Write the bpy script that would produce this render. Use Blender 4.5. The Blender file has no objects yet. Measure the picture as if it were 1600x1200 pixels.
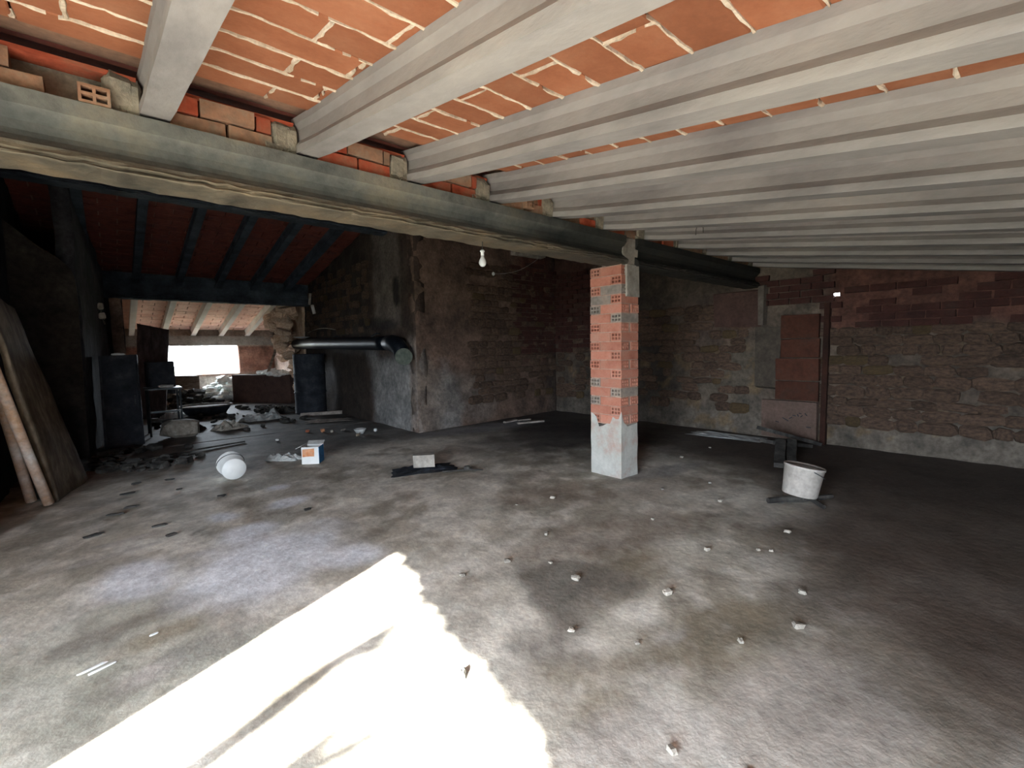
import bpy, math, random
from mathutils import Vector, Matrix, noise
random.seed(7)
C = bpy.context.scene.collection
scn = bpy.context.scene
PI = math.pi

# ------------------------------------------------------------------ camera
TH, PT, RO, CH = math.radians(40.9821), math.radians(4.4901), math.radians(-0.9897), 1.5249
F = Vector((math.sin(TH)*math.cos(PT), math.cos(TH)*math.cos(PT), -math.sin(PT)))
R = Vector((math.cos(TH), -math.sin(TH), 0)); U = R.cross(F)
R2 = R*math.cos(RO) + U*math.sin(RO); U2 = -R*math.sin(RO) + U*math.cos(RO)
cd = bpy.data.cameras.new('camera'); cam = bpy.data.objects.new('camera', cd); C.objects.link(cam)
cd.sensor_fit = 'HORIZONTAL'; cd.sensor_width = 36; cd.lens = 722.927/1600*36; cd.clip_start = .05; cd.clip_end = 500
m3 = Matrix((R2, U2, -F)).transposed()
cam.matrix_world = Matrix.Translation((0, 0, CH)) @ m3.to_4x4()
scn.camera = cam
# ------------------------------------------------------------------ sky, sun, exposure
w = bpy.data.worlds.new('sky'); scn.world = w; w.use_nodes = True
bg = w.node_tree.nodes['Background']; bg.inputs[0].default_value = (.80, .90, 1.0, 1); bg.inputs[1].default_value = 34.0
AZ = Vector((.916, .401, 0)); TANE = .484
sd = bpy.data.lights.new('sun', 'SUN'); sun = bpy.data.objects.new('sun', sd); C.objects.link(sun)
sd.energy = 44; sd.angle = math.radians(.55); sd.color = (1, .955, .87)
sun.rotation_euler = Vector((AZ.x, AZ.y, -TANE)).to_track_quat('-Z', 'Y').to_euler()
def portal(name, loc, sx, sy, direction):
    l = bpy.data.lights.new(name, 'AREA'); l.shape = 'RECTANGLE'; l.size = sx; l.size_y = sy; l.cycles.is_portal = True
    o = bpy.data.objects.new(name, l); C.objects.link(o); o.location = loc
    z = -Vector(direction).normalized(); y = Vector((0, 0, 1)); x = y.cross(z)
    o.rotation_euler = Matrix((x, y, z)).transposed().to_euler()
portal('doorway_portal', (-3.35, -.5, 1.2), 3.5, 2.6, (1, 0, 0))
portal('front_portal', (-2.25, -2.6, 1.0), 1.5, 2.1, (0, 1, 0))  # serves the unseen opening added in the front wall
portal('window_portal', (2.32, 18.35, 1.3), 2.2, 1.0, (0, -1, 0))
vs = scn.view_settings; vs.view_transform = 'Standard'; vs.look = 'None'; vs.gamma = 1; vs.use_curve_mapping = False
vs.exposure = 0.58
scn.cycles.use_denoising = True
scn.cycles.max_bounces = 10; scn.cycles.diffuse_bounces = 8
scn.cycles.sample_clamp_indirect = 6

# ------------------------------------------------------------------ helpers
def lin(r, g, b):
    f = lambda c: (c/255/12.92) if c <= 10 else ((c/255+.055)/1.055)**2.4
    return (f(r), f(g), f(b), 1)
def N3(x, y, z=0., s=1.): return noise.noise(Vector((x*s, y*s, z*s)))
def fb(x, y, z=0., s=1., o=4): return noise.fractal(Vector((x*s, y*s, z*s)), 1., 2., o)

class MB:
    def __init__(s): s.v = []; s.f = []; s.c = None
    def add(s, vs, fs, M=None):
        b = len(s.v)
        s.v += [tuple(M @ Vector(v)) if M else tuple(v) for v in vs]
        s.f += [tuple(b+i for i in f) for f in fs]
        return s
    def box(s, c, d, rot=None, jit=0.):
        x, y, z = d[0]/2, d[1]/2, d[2]/2
        vs = [(i*x+random.uniform(-jit, jit), j*y+random.uniform(-jit, jit), k*z+random.uniform(-jit, jit)) for i in (-1, 1) for j in (-1, 1) for k in (-1, 1)]
        fs = [(0, 1, 3, 2), (4, 6, 7, 5), (0, 4, 5, 1), (2, 3, 7, 6), (0, 2, 6, 4), (1, 5, 7, 3)]
        M = Matrix.Translation(c) @ (rot.to_4x4() if rot else Matrix())
        return s.add(vs, fs, M)
    def tube(s, pts, r, n=10, caps=True):
        pts = [Vector(p) for p in pts]; rr = r if isinstance(r, (list, tuple)) else [r]*len(pts)
        up = Vector((0, 0, 1)); rings = []; d0 = (pts[1]-pts[0]).normalized()
        if abs(d0.z) > .9: up = Vector((1, 0, 0))
        a = d0.cross(up).normalized()
        for i, p in enumerate(pts):
            d = (pts[min(i+1, len(pts)-1)]-pts[max(i-1, 0)]).normalized()
            a = (a - d*a.dot(d)).normalized(); b = d.cross(a)
            rings.append([p+(a*math.cos(2*PI*k/n)+b*math.sin(2*PI*k/n))*rr[i] for k in range(n)])
        vs = [v for q in rings for v in q]; fs = []
        for i in range(len(pts)-1):
            for k in range(n):
                k2 = (k+1) % n; fs.append((i*n+k, i*n+k2, (i+1)*n+k2, (i+1)*n+k))
        if caps: fs += [tuple(range(n))[::-1], tuple((len(pts)-1)*n+k for k in range(n))]
        return s.add(vs, fs)
    def lathe(s, prof, n=24, M=None, ell=(1, 1)):
        vs = []; fs = []
        for r, z in prof:
            for k in range(n): vs.append((r*ell[0]*math.cos(2*PI*k/n), r*ell[1]*math.sin(2*PI*k/n), z))
        for i in range(len(prof)-1):
            for k in range(n):
                k2 = (k+1) % n; fs.append((i*n+k, i*n+k2, (i+1)*n+k2, (i+1)*n+k))
        if prof[0][0] > 1e-4: fs.append(tuple(range(n))[::-1])
        if prof[-1][0] > 1e-4 and prof[-1] != prof[0]: fs.append(tuple((len(prof)-1)*n+k for k in range(n)))
        return s.add(vs, fs, M)
    def prism(s, prof, path):
        """prof: list of (side, up) offsets, path: list of (origin, side vector, up vector)"""
        n = len(prof); vs = []; fs = []
        for o, a, b in path:
            for x, z in prof: vs.append(Vector(o)+Vector(a)*x+Vector(b)*z)
        for i in range(len(path)-1):
            for k in range(n):
                k2 = (k+1) % n; fs.append((i*n+k, i*n+k2, (i+1)*n+k2, (i+1)*n+k))
        fs += [tuple(range(n))[::-1], tuple((len(path)-1)*n+k for k in range(n))]
        return s.add(vs, fs)
    def chunk(s, c, d, rz=0., jit=.18, tilt=0.):
        """an irregular stone: a box with its corners and edges knocked off"""
        x, y, z = d[0]/2, d[1]/2, d[2]/2; vs = []; q = .62
        for i in (-1, 1):
            for j in (-1, 1):
                for k in (-1, 1):
                    for a in range(3):
                        p = [i, j, k]; p = [p[t] if t == a else p[t]*q for t in range(3)]
                        vs.append((p[0]*x*(1+random.uniform(-jit, jit)), p[1]*y*(1+random.uniform(-jit, jit)), p[2]*z*(1+random.uniform(-jit, jit))))
        idx = lambda i, j, k, a: (((i+1)//2)*4+((j+1)//2)*2+(k+1)//2)*3+a
        fs = []
        for i in (-1, 1):
            fs.append([idx(i, -1, -1, 0), idx(i, 1, -1, 0), idx(i, 1, 1, 0), idx(i, -1, 1, 0)][::i])
            fs.append([idx(-1, i, -1, 1), idx(-1, i, 1, 1), idx(1, i, 1, 1), idx(1, i, -1, 1)][::i])
            fs.append([idx(-1, -1, i, 2), idx(1, -1, i, 2), idx(1, 1, i, 2), idx(-1, 1, i, 2)][::i])
        for j in (-1, 1):
            for k in (-1, 1):
                fs.append([idx(-1, j, k, 1), idx(-1, j, k, 2), idx(1, j, k, 2), idx(1, j, k, 1)][::(j*k)])
                fs.append([idx(j, -1, k, 0), idx(j, 1, k, 0), idx(j, 1, k, 2), idx(j, -1, k, 2)][::(j*k)])
                fs.append([idx(j, k, -1, 0), idx(j, k, -1, 1), idx(j, k, 1, 1), idx(j, k, 1, 0)][::(j*k)])
        for i in (-1, 1):
            for j in (-1, 1):
                for k in (-1, 1):
                    fs.append([idx(i, j, k, 0), idx(i, j, k, 1), idx(i, j, k, 2)][::(i*j*k)])
        M = Matrix.Translation(c) @ Matrix.Rotation(rz, 4, 'Z') @ Matrix.Rotation(tilt, 4, 'X')
        return s.add(vs, fs, M)
    def mesh(s, name, m, smooth=False):
        me = bpy.data.meshes.new(name); me.from_pydata(s.v, [], s.f); me.update()
        if smooth: me.shade_smooth()
        me.materials.append(m); return me
    def build(s, name, m, parent=None, smooth=False, loc=None):
        return link(name, s.mesh(name, m, smooth), parent, loc)
def link(name, me, parent=None, loc=None):
    o = bpy.data.objects.new(name, me); C.objects.link(o); o.parent = parent
    if loc: o.location = loc
    return o
def tag(o, label, cat, group=None):
    o['label'] = label; o['category'] = cat
    if group: o['group'] = group
    return o
def thing(name, loc, label, cat, group=None, rz=0.):
    o = bpy.data.objects.new(name, None); C.objects.link(o); o.location = loc; o.rotation_euler = (0, 0, rz); o.empty_display_size = .1
    return tag(o, label, cat, group)
def struct(o): o['kind'] = 'structure'; return o

MATS = {}
def mat(name, cols, scale=3., detail=6., rough=.88, bump=.25, bscale=22., rand=0., fine=.25, attr=False, lo=.3, hi=.7, metal=0., stretch=(1, 1, 1), spec=.3):
    m = bpy.data.materials.new(name); m.use_nodes = True; nt = m.node_tree; L = nt.links; nn = nt.nodes.new
    b = nt.nodes['Principled BSDF']
    tc = nn('ShaderNodeTexCoord'); oi = nn('ShaderNodeObjectInfo'); mu = nn('ShaderNodeVectorMath'); mu.operation = 'MULTIPLY_ADD'
    cb = nn('ShaderNodeCombineXYZ'); ml = nn('ShaderNodeMath'); ml.operation = 'MULTIPLY'; ml.inputs[1].default_value = 37. if rand else 0.
    L.new(oi.outputs['Random'], ml.inputs[0])
    for i in range(3): L.new(ml.outputs[0], cb.inputs[i])
    mu.inputs[1].default_value = stretch
    L.new(tc.outputs['Object'], mu.inputs[0]); L.new(cb.outputs[0], mu.inputs[2])
    n1 = nn('ShaderNodeTexNoise'); n1.inputs['Scale'].default_value = scale; n1.inputs['Detail'].default_value = detail; n1.inputs['Roughness'].default_value = .6
    L.new(mu.outputs[0], n1.inputs['Vector'])
    cr = nn('ShaderNodeValToRGB'); e = cr.color_ramp.elements
    while len(e) < len(cols): e.new(.5)
    for i, c in enumerate(cols):
        e[i].position = lo+(hi-lo)*i/max(1, len(cols)-1)
    for i, c in enumerate(cols): e[i].color = c
    L.new(n1.outputs[0], cr.inputs[0]); out = cr.outputs[0]
    n2 = nn('ShaderNodeTexNoise'); n2.inputs['Scale'].default_value = bscale; n2.inputs['Detail'].default_value = 5; n2.inputs['Roughness'].default_value = .65
    L.new(mu.outputs[0], n2.inputs['Vector'])
    mr = nn('ShaderNodeMapRange'); mr.inputs[1].default_value = .25; mr.inputs[2].default_value = .75; mr.inputs[3].default_value = 1-fine; mr.inputs[4].default_value = 1+fine
    L.new(n2.outputs[0], mr.inputs[0])
    def mult(a, bsock, fac=1.):
        x = nn('ShaderNodeMix'); x.data_type = 'RGBA'; x.blend_type = 'MULTIPLY'; x.inputs[0].default_value = fac
        L.new(a, x.inputs[6]); L.new(bsock, x.inputs[7]); return x.outputs[2]
    out = mult(out, mr.outputs[0])
    if rand:
        m2 = nn('ShaderNodeMapRange'); m2.inputs[3].default_value = 1-rand; m2.inputs[4].default_value = 1+rand
        L.new(oi.outputs['Random'], m2.inputs[0]); out = mult(out, m2.outputs[0])
    if attr:
        a = nn('ShaderNodeVertexColor'); a.layer_name = 'Col'; out = mult(a.outputs[0], out)
    L.new(out, b.inputs['Base Color'])
    b.inputs['Roughness'].default_value = rough; b.inputs['Metallic'].default_value = metal; b.inputs['Specular IOR Level'].default_value = spec
    if bump:
        bp = nn('ShaderNodeBump'); bp.inputs['Strength'].default_value = bump; bp.inputs['Distance'].default_value = .02
        L.new(n2.outputs[0], bp.inputs['Height']); L.new(bp.outputs[0], b.inputs['Normal'])
    MATS[name] = m; return m

concrete = mat('joist_concrete', [lin(106, 102, 101), lin(136, 131, 129), lin(155, 149, 144)], scale=2.2, stretch=(1, .35, 1), rough=.8, bump=.15, bscale=30, fine=.08)
lit_joist = mat('window_lit_joist', [lin(206, 200, 192), lin(228, 224, 218)], scale=3, bump=.1, fine=.06)  # joist concrete made lighter to stand in for window light
girder_m = mat('girder_concrete', [lin(70, 72, 71), lin(102, 101, 96), lin(122, 114, 100)], scale=3, rough=.85, bump=.3, bscale=26, fine=.15, attr=True)
sooty = mat('sooty_concrete', [lin(36, 42, 52), lin(58, 66, 76), lin(76, 84, 94)], scale=3, rough=.85, bump=.2)
tile_m = mat('terracotta_tile', [lin(128, 76, 50), lin(148, 92, 64), lin(158, 106, 78)], scale=2.6, rough=.8, bump=.12, bscale=40, rand=.14, fine=.08)
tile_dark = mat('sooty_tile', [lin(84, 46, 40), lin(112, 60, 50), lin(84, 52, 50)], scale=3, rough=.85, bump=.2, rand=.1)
tile_far = mat('window_lit_tile', [lin(224, 172, 150), lin(238, 200, 180), lin(232, 194, 176)], scale=3, rough=.85, bump=.2)  # far-room tiles with the window light put into their colour
brick_m = mat('orange_brick', [lin(156, 98, 80), lin(174, 116, 98), lin(172, 130, 114)], scale=5, rough=.82, bump=.15, bscale=45, rand=.12, fine=.1)
brick_red = mat('red_brick', [lin(140, 58, 38), lin(176, 84, 58), lin(158, 104, 80)], scale=6, rough=.85, bump=.2, bscale=45, rand=.2, fine=.15)
brick_dusty = mat('dusty_brick', [lin(120, 100, 84), lin(150, 112, 88), lin(140, 128, 112)], scale=6, rough=.9, bump=.25, rand=.18)
mortar_m = mat('mortar', [lin(176, 156, 134), lin(206, 190, 170), lin(222, 208, 190)], scale=9, rough=.9, bump=.4, bscale=60)
mortar_pad = mat('mortar_pad', [lin(96, 92, 84), lin(140, 132, 118), lin(164, 152, 134)], scale=9, rough=.95, bump=.5, bscale=40)
plaster_m = mat('pillar_plaster', [lin(166, 138, 126), lin(172, 172, 167), lin(184, 184, 179)], scale=4, rough=.85, bump=.2, bscale=30, fine=.1)
plaster_dull = mat('dull_plaster', [lin(120, 108, 100), lin(146, 140, 132), lin(160, 150, 140)], scale=5, rough=.9, bump=.3)
wall_m = mat('wall_rubble', [(.24, .235, .23, 1), (.44, .42, .40, 1), (.66, .63, .59, 1)], scale=3.2, rough=.95, bump=.8, bscale=16, fine=.4, attr=True)
floor_m = mat('floor_concrete', [(.70, .70, .69, 1), (1, 1, 1, 1), (1.2, 1.19, 1.17, 1)], scale=3.1, detail=9, rough=.72, bump=.3, bscale=17, fine=.24, attr=True)
stone_m = mat('wall_stone', [lin(54, 44, 38), lin(80, 64, 54), lin(98, 78, 64)], scale=5, rough=.95, bump=.6, bscale=30, rand=.22)
stone_warm = mat('lit_stone', [lin(176, 146, 124), lin(208, 180, 156), lin(222, 204, 184)], scale=6, rough=.95, bump=.5, bscale=30, rand=.25)  # stone colour raised to make up for weak window light
char_m = mat('charred', [lin(24, 27, 33), lin(38, 42, 50), lin(56, 60, 66)], scale=5, rough=.8, bump=.5, rand=.2)
roof_m = mat('roof_slab', [lin(110, 84, 70), lin(140, 110, 92)], scale=3)
slab_m = mat('clay_slab', [lin(58, 32, 26), lin(76, 44, 33), lin(66, 46, 38)], scale=4, rough=.9, bump=.3, rand=.2)
slab_pink = mat('pink_slab', [lin(88, 74, 66), lin(104, 84, 76)], scale=5, rough=.9, bump=.3)
white_m = mat('white_plastic', [lin(205, 208, 208), lin(224, 226, 226)], scale=4, rough=.45, bump=.02, fine=.04, spec=.5)
grey_rim = mat('grey_filling', [lin(190, 190, 188), lin(214, 214, 212)], scale=6, rough=.8)
blue_m = mat('blue_paint', [lin(40, 110, 175), lin(80, 150, 205)], scale=12, rough=.6, bump=.05)
orange_m = mat('orange_stain', [lin(205, 130, 84), lin(190, 150, 120)], scale=20, rough=.7, bump=.05)
paper_m = mat('crumpled_paper', [lin(140, 142, 142), lin(184, 186, 184)], scale=8, rough=.8, bump=.3)
black_m = mat('black_sheet', [lin(24, 27, 32), lin(42, 46, 54)], scale=6, rough=.6, bump=.2)
block_m = mat('grey_block', [lin(140, 136, 130), lin(168, 162, 154)], scale=9, rough=.9, bump=.4)
board_m = mat('grey_board', [lin(70, 60, 50), lin(108, 97, 83), lin(142, 134, 120)], scale=5, rough=.9, bump=.35, stretch=(1, 1, .5), fine=.3)
pole_m = mat('pole_paint', [lin(222, 220, 218), lin(200, 166, 138), lin(226, 224, 222)], scale=2.4, rough=.7, bump=.15)
steel_m = mat('dark_steel', [lin(52, 58, 64), lin(92, 98, 102)], scale=8, rough=.45, metal=.6, bump=.1)
pipe_m = mat('sooty_pipe', [lin(16, 20, 28), lin(28, 34, 42)], scale=5, rough=.46, metal=.5, bump=.05)
disc_m = mat('dull_disc', [lin(64, 74, 68), lin(92, 98, 90)], scale=12, rough=.7)
sheet_m = mat('pale_sheet', [lin(120, 112, 106), lin(170, 160, 152)], scale=9, rough=.85, bump=.2)
wood_m = mat('weathered_wood', [lin(74, 60, 50), lin(110, 96, 84), lin(134, 122, 110)], scale=6, rough=.85, bump=.3, stretch=(1, 1, 4), rand=.2)
charwood = mat('charred_wood', [lin(34, 32, 32), lin(62, 60, 58), lin(86, 84, 80)], scale=7, rough=.85, bump=.5, rand=.2)
debris_m = mat('mortar_crumb', [lin(120, 114, 106), lin(170, 164, 154)], scale=14, rough=.9, bump=.4, rand=.2)
rubble_m = mat('pale_rubble', [lin(180, 184, 182), lin(224, 228, 226), lin(238, 240, 238)], scale=6, rough=.8, bump=.5, rand=.2)  # whitened so the skylight glow sits in the rubble colour
ground_m = mat('outside_ground', [lin(84, 84, 66), lin(106, 104, 84)], scale=2, rough=.95, bump=.4)
bark_m = mat('bark', [lin(60, 50, 42), lin(96, 84, 72)], scale=6, rough=.95, bump=.5)
brass_m = mat('dull_brass', [lin(150, 140, 120), lin(186, 180, 168)], scale=10, rough=.4, metal=.4, bump=0)
wire_m = mat('wire', [lin(40, 38, 36), lin(60, 58, 54)], scale=10, rough=.6, bump=0)
glassm = bpy.data.materials.new('bulb_glass'); glassm.use_nodes = True
_b = glassm.node_tree.nodes['Principled BSDF']; _b.inputs['Base Color'].default_value = (.8, .82, .82, 1); _b.inputs['Roughness'].default_value = .25; _b.inputs['Transmission Weight'].default_value = .35
hole_m = mat('hole_dark', [lin(40, 24, 18), lin(60, 34, 26)], scale=5, bump=0)

# ------------------------------------------------------------------ roof profile (underside of the tiles)
YB = 3.0746
def roofz(y):
    if y <= YB: return 2.965+.156*(y-YB)
    if y <= 8.6: return 2.965+(4.22-2.965)*(y-YB)/(8.6-YB)
    if y <= 13.2: return 4.22-.203*(y-8.6)
    return 3.286-.2125*(y-13.2)
XL, XR, XP = -.95, 8.07, 4.2          # left wall, right wall, passage wall

def colmesh(name, v, f, cols, m, parent=None, smooth=True):
    me = bpy.data.meshes.new(name); me.from_pydata(v, [], f); me.update()
    ca = me.color_attributes.new('Col', 'FLOAT_COLOR', 'POINT')
    ca.data.foreach_set('color', [x for c in cols for x in (c[0], c[1], c[2], 1.)])
    if smooth: me.shade_smooth()
    me.materials.append(m); return link(name, me, parent)

def linspace(a, b, step, extra=()):
    n = max(1, round((b-a)/step)); q = [a+(b-a)*i/n for i in range(n+1)]
    for e in extra:
        k = min(range(len(q)), key=lambda i: abs(q[i]-e)); q[k] = e
    return q
def wall(name, o, d, n, L, top, col, step=.1, amp=.03, extra_s=(), skip=None, zmax=3.3, extra_z=(), thick=.3, fs=2.2):
    """grid wall: base point o, run direction d, room-side normal n; cut at the roof line"""
    o, d, n = Vector(o), Vector(d), Vector(n); ss = linspace(0, L, step, extra_s); zs = [-.12]+linspace(0, zmax, step, extra_z)
    v = []; c = []; f = []; nz = len(zs)
    for s in ss:
        tp = top(s)
        for z in zs:
            zz = min(z, tp); p = o+d*s; p.z = zz
            a = amp*(fb(p.x, p.y, p.z, fs, 5)*.8)
            if s in extra_s or z in extra_z: a = 0
            q = p+n*a; v.append(q); c.append(col(p))
    for i in range(len(ss)-1):
        for j in range(nz-1):
            if zs[j] >= min(top(ss[i]), top(ss[i+1])) + step: continue
            if skip and skip((ss[i]+ss[i+1])/2, (zs[j]+zs[j+1])/2): continue
            q = (i*nz+j, (i+1)*nz+j, (i+1)*nz+j+1, i*nz+j+1)
            if zs[j] >= top(ss[i]) and zs[j] >= top(ss[i+1]): continue
            f.append(q if d.cross(Vector((0, 0, 1))).dot(n) > 0 else q[::-1])
    ob = struct(colmesh(name, v, f, c, wall_m))
    if thick:
        md = ob.modifiers.new('thick', 'SOLIDIFY'); md.thickness = thick; md.offset = -1
    return ob

def mixc(a, b, t): t = max(0., min(1., t)); return tuple(a[i]*(1-t)+b[i]*t for i in range(3))
def sm(x, a, b): t = max(0., min(1., (x-a)/(b-a))); return t*t*(3-2*t)
def blob(p, q, cx, cy, rx, ry, rot=0., soft=.35, warp=.35):
    dx, dy = p-cx, q-cy; c, s = math.cos(rot), math.sin(rot); a = (dx*c+dy*s)/rx; b = (-dx*s+dy*c)/ry
    r = math.sqrt(a*a+b*b)+warp*fb(p*1.7+cx*3, q*1.7-cy*2, 0, 1.1, 4)
    return 1-sm(r, 1-soft, 1+soft)

# ------------------------------------------------------------------ floor
def floor_col(x, y):
    c = (.60, .58, .515)
    n = fb(x, y, 3., .7, 5); n2 = fb(x+9, y-4, 1., 2.2, 5)
    c = mixc(c, (.44, .415, .35), .5+1.2*n)
    c = mixc(c, (.75, .73, .66), .8*sm(n2, .02, .4))
    n3 = fb(x-3, y+7, 5., 4.2, 5); n4 = fb(x+5, y+2, 8., 1.3, 6)
    c = mixc(c, (.27, .245, .205), .75*sm(n3, .12, .34)*sm(n4, -.1, .25)); c = mixc(c, (.33, .305, .25), .65*sm(n4, .12, .3)); c = mixc(c, (.80, .78, .72), .5*sm(-n3, .2, .4))
    B = lambda *a, **k: blob(x, y, *a, **k)
    for s in ((-.1, 3.1, .35, .5, .5), (.15, 2.6, .3, .25, .2), (-.3, 2.8, .2, .4, .1)): c = mixc(c, (.40, .41, .35), .6*B(*s, warp=1.2))
    c = mixc(c, (.22, .18, .11), .65*B(.55, 3.22, .5, .12, .25, warp=.7))
    # brown and olive damp stains
    for s in ((.3, 3.45, .6, .12, .3), (1.65, 1.35, .35, .12, -.6), (2.35, 1.1, .5, .2, -.3), (1.5, 1.15, .2, .1, .3), (2.5, 1.75, .5, .22, .2)):
        c = mixc(c, (.20, .165, .105), .55*B(*s))
    c = mixc(c, (.17, .125, .09), .55*B(3.0, 2.25, .95, .3, -.25)); c = mixc(c, (.2, .15, .11), .4*B(3.9, 3.0, 1.2, .35, -.5))
    c = mixc(c, (.15, .14, .12), .85*B(2.0, 2.0, .4, .25, .3, warp=1.1)); c = mixc(c, (.18, .165, .145), .75*B(1.9, 1.7, .5, .18, .2, warp=1.1))
    c = mixc(c, (.2, .19, .17), .5*B(-.1, 3.3, .4, .12, .3, warp=.9)); c = mixc(c, (.25, .24, .22), .5*B(.2, 2.75, .3, .12, .3, warp=.9))
    # spilt whitewash
    for s in ((.98, 3.78, .42, .38, .3), (.62, 3.62, .38, .5, .1), (.78, 4.35, .2, .22, .2), (1.25, 3.35, .2, .16, .2)):
        c = mixc(c, (.78, .82, .88), .95*B(*s, soft=.5, warp=.5))
    for s in ((.05, 4.02, .22, .28, -.2), (.72, 4.98, .1, .16, .3), (1.28, 4.98, .16, .12, .1), (1.35, 5.6, .1, .1, 0)):
        c = mixc(c, (.74, .77, .82), .9*B(*s, soft=.5, warp=.5))
    for s in ((1.9, 1.08, .12, .045, -.9), (2.15, 1.22, .1, .04, -.4), (1.35, .95, .35, .22, .2), (2.0, .55, .7, .3, .1), (-.02, 4.9, .25, .05, .1), (-.1, 4.6, .3, .05, .2), (.05, 2.75, .12, .06, .3), (.2, 2.5, .2, .06, .4)):
        c = mixc(c, (.50, .475, .44), .75*B(*s, soft=.3, warp=.4))
    # grime with painted light falloff towards the right wall, char at the far end
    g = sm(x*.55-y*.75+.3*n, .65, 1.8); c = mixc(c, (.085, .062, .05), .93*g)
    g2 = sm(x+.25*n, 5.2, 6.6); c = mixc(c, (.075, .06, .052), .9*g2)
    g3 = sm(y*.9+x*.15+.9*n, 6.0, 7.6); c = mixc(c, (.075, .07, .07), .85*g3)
    c = mixc(c, (.05, .045, .045), .9*B(6.0, 5.4, 1.5, 1.4, 0., soft=.5)); c = mixc(c, (.27, .28, .30), .75*B(5.3, 7.0, 1.2, .35, -.1, soft=.5))  # pillar's shade painted as a dark patch, then a lighter patch further back
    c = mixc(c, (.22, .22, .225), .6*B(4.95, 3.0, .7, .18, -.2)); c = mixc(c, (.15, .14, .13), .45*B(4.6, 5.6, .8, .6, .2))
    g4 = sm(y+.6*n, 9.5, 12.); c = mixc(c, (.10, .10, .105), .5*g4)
    return c
fx = linspace(-3.3, 8.4, .05); fy = linspace(-2.4, 9.4, .05); v = []; c = []; f = []
def grid_floor(xs, ys, amp=.006):
    b = len(v); ny = len(ys)
    for x in xs:
        for y in ys:
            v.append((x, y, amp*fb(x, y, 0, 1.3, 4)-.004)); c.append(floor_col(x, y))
    for i in range(len(xs)-1):
        for j in range(ny-1):
            f.append((b+i*ny+j, b+(i+1)*ny+j, b+(i+1)*ny+j+1, b+i*ny+j+1))
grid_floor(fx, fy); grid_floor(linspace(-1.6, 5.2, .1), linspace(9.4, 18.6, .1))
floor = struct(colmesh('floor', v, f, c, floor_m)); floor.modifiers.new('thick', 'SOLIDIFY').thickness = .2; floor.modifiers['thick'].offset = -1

# ------------------------------------------------------------------ walls
def col_w1(p):
    y, z = p.y, p.z; n = fb(y, z, 2., 1.1, 5); n2 = fb(y, z, 7., 3., 4)
    c = mixc((.16, .13, .11), (.27, .22, .18), .5+1.1*n)
    c = mixc(c, (.21, .085, .065), .85*sm(z+.25*n, 1.62, 1.85)*(1-sm(y, 2.0, 2.3)))
    c = mixc(c, (.26, .235, .205), .8*(1-sm(z+.3*n, .35, .75)))
    if y > 3.1:
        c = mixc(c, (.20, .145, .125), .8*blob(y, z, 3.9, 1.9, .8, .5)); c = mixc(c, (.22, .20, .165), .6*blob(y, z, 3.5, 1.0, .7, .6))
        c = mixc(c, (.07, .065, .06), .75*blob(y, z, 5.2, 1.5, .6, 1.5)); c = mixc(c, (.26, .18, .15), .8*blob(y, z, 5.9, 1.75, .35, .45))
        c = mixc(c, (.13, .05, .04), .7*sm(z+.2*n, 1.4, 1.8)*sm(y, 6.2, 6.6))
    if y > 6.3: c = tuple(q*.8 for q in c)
    c = mixc(c, (.30, .215, .125), .7*sm(n2, .28, .42)*(1-sm(z, 1.3, 1.7)))
    return c
hs, hz = 4.23, 2.215
def skip_hole(s, z): return abs(s-hs) < .042 and abs(z-hz) < .022
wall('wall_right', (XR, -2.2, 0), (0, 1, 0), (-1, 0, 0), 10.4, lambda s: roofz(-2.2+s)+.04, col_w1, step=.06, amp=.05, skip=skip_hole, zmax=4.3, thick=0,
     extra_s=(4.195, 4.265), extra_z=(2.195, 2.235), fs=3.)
def col_back(p):
    x, z = p.x, p.z; n = fb(x, z, 4., 1.2, 5)
    c = mixc((.19, .13, .105), (.30, .205, .165), .5+n)
    c = mixc(c, (.17, .055, .04), .75*sm(x+.3*n, 6.6, 7.1)*sm(z, 1.0, 1.5))
    c = mixc(c, (.5, .52, .54), .8*blob(x, z, 4.85, .3, .35, .8)); c = mixc(c, (.42, .36, .32), .75*blob(x, z, 4.4, .5, .35, .9)); c = mixc(c, (.3, .27, .25), .6*blob(x, z, 5.3, .5, .8, .5))
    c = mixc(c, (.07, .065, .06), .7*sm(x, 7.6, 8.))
    return c
wall('wall_back', (XP, 7.45, 0), (1, .06, 0), (0, -1, 0), 3.9, lambda s: roofz(7.45)+.04, col_back, step=.07, amp=.05, zmax=4.2, thick=.2)
def col_inner(p):
    y, z = p.y, p.z; n = fb(y, z, 8., 1.2, 5)
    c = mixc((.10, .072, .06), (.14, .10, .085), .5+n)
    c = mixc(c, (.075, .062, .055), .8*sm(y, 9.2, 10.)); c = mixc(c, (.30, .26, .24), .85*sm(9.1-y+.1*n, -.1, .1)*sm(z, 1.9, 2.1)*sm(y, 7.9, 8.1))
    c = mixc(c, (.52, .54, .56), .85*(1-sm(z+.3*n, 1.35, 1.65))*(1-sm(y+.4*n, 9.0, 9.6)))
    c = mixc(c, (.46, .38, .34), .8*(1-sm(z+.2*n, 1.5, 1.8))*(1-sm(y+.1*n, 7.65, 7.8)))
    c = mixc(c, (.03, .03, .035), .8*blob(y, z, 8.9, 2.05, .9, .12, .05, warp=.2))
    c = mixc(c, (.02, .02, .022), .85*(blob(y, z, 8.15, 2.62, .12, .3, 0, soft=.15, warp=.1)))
    return c
wall('wall_passage', (XP, 7.45, 0), (0, 1, 0), (-1, 0, 0), 6.5, lambda s: roofz(7.45+s)+.04, col_inner, step=.07, amp=.04, zmax=4.25, thick=.2)
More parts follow.
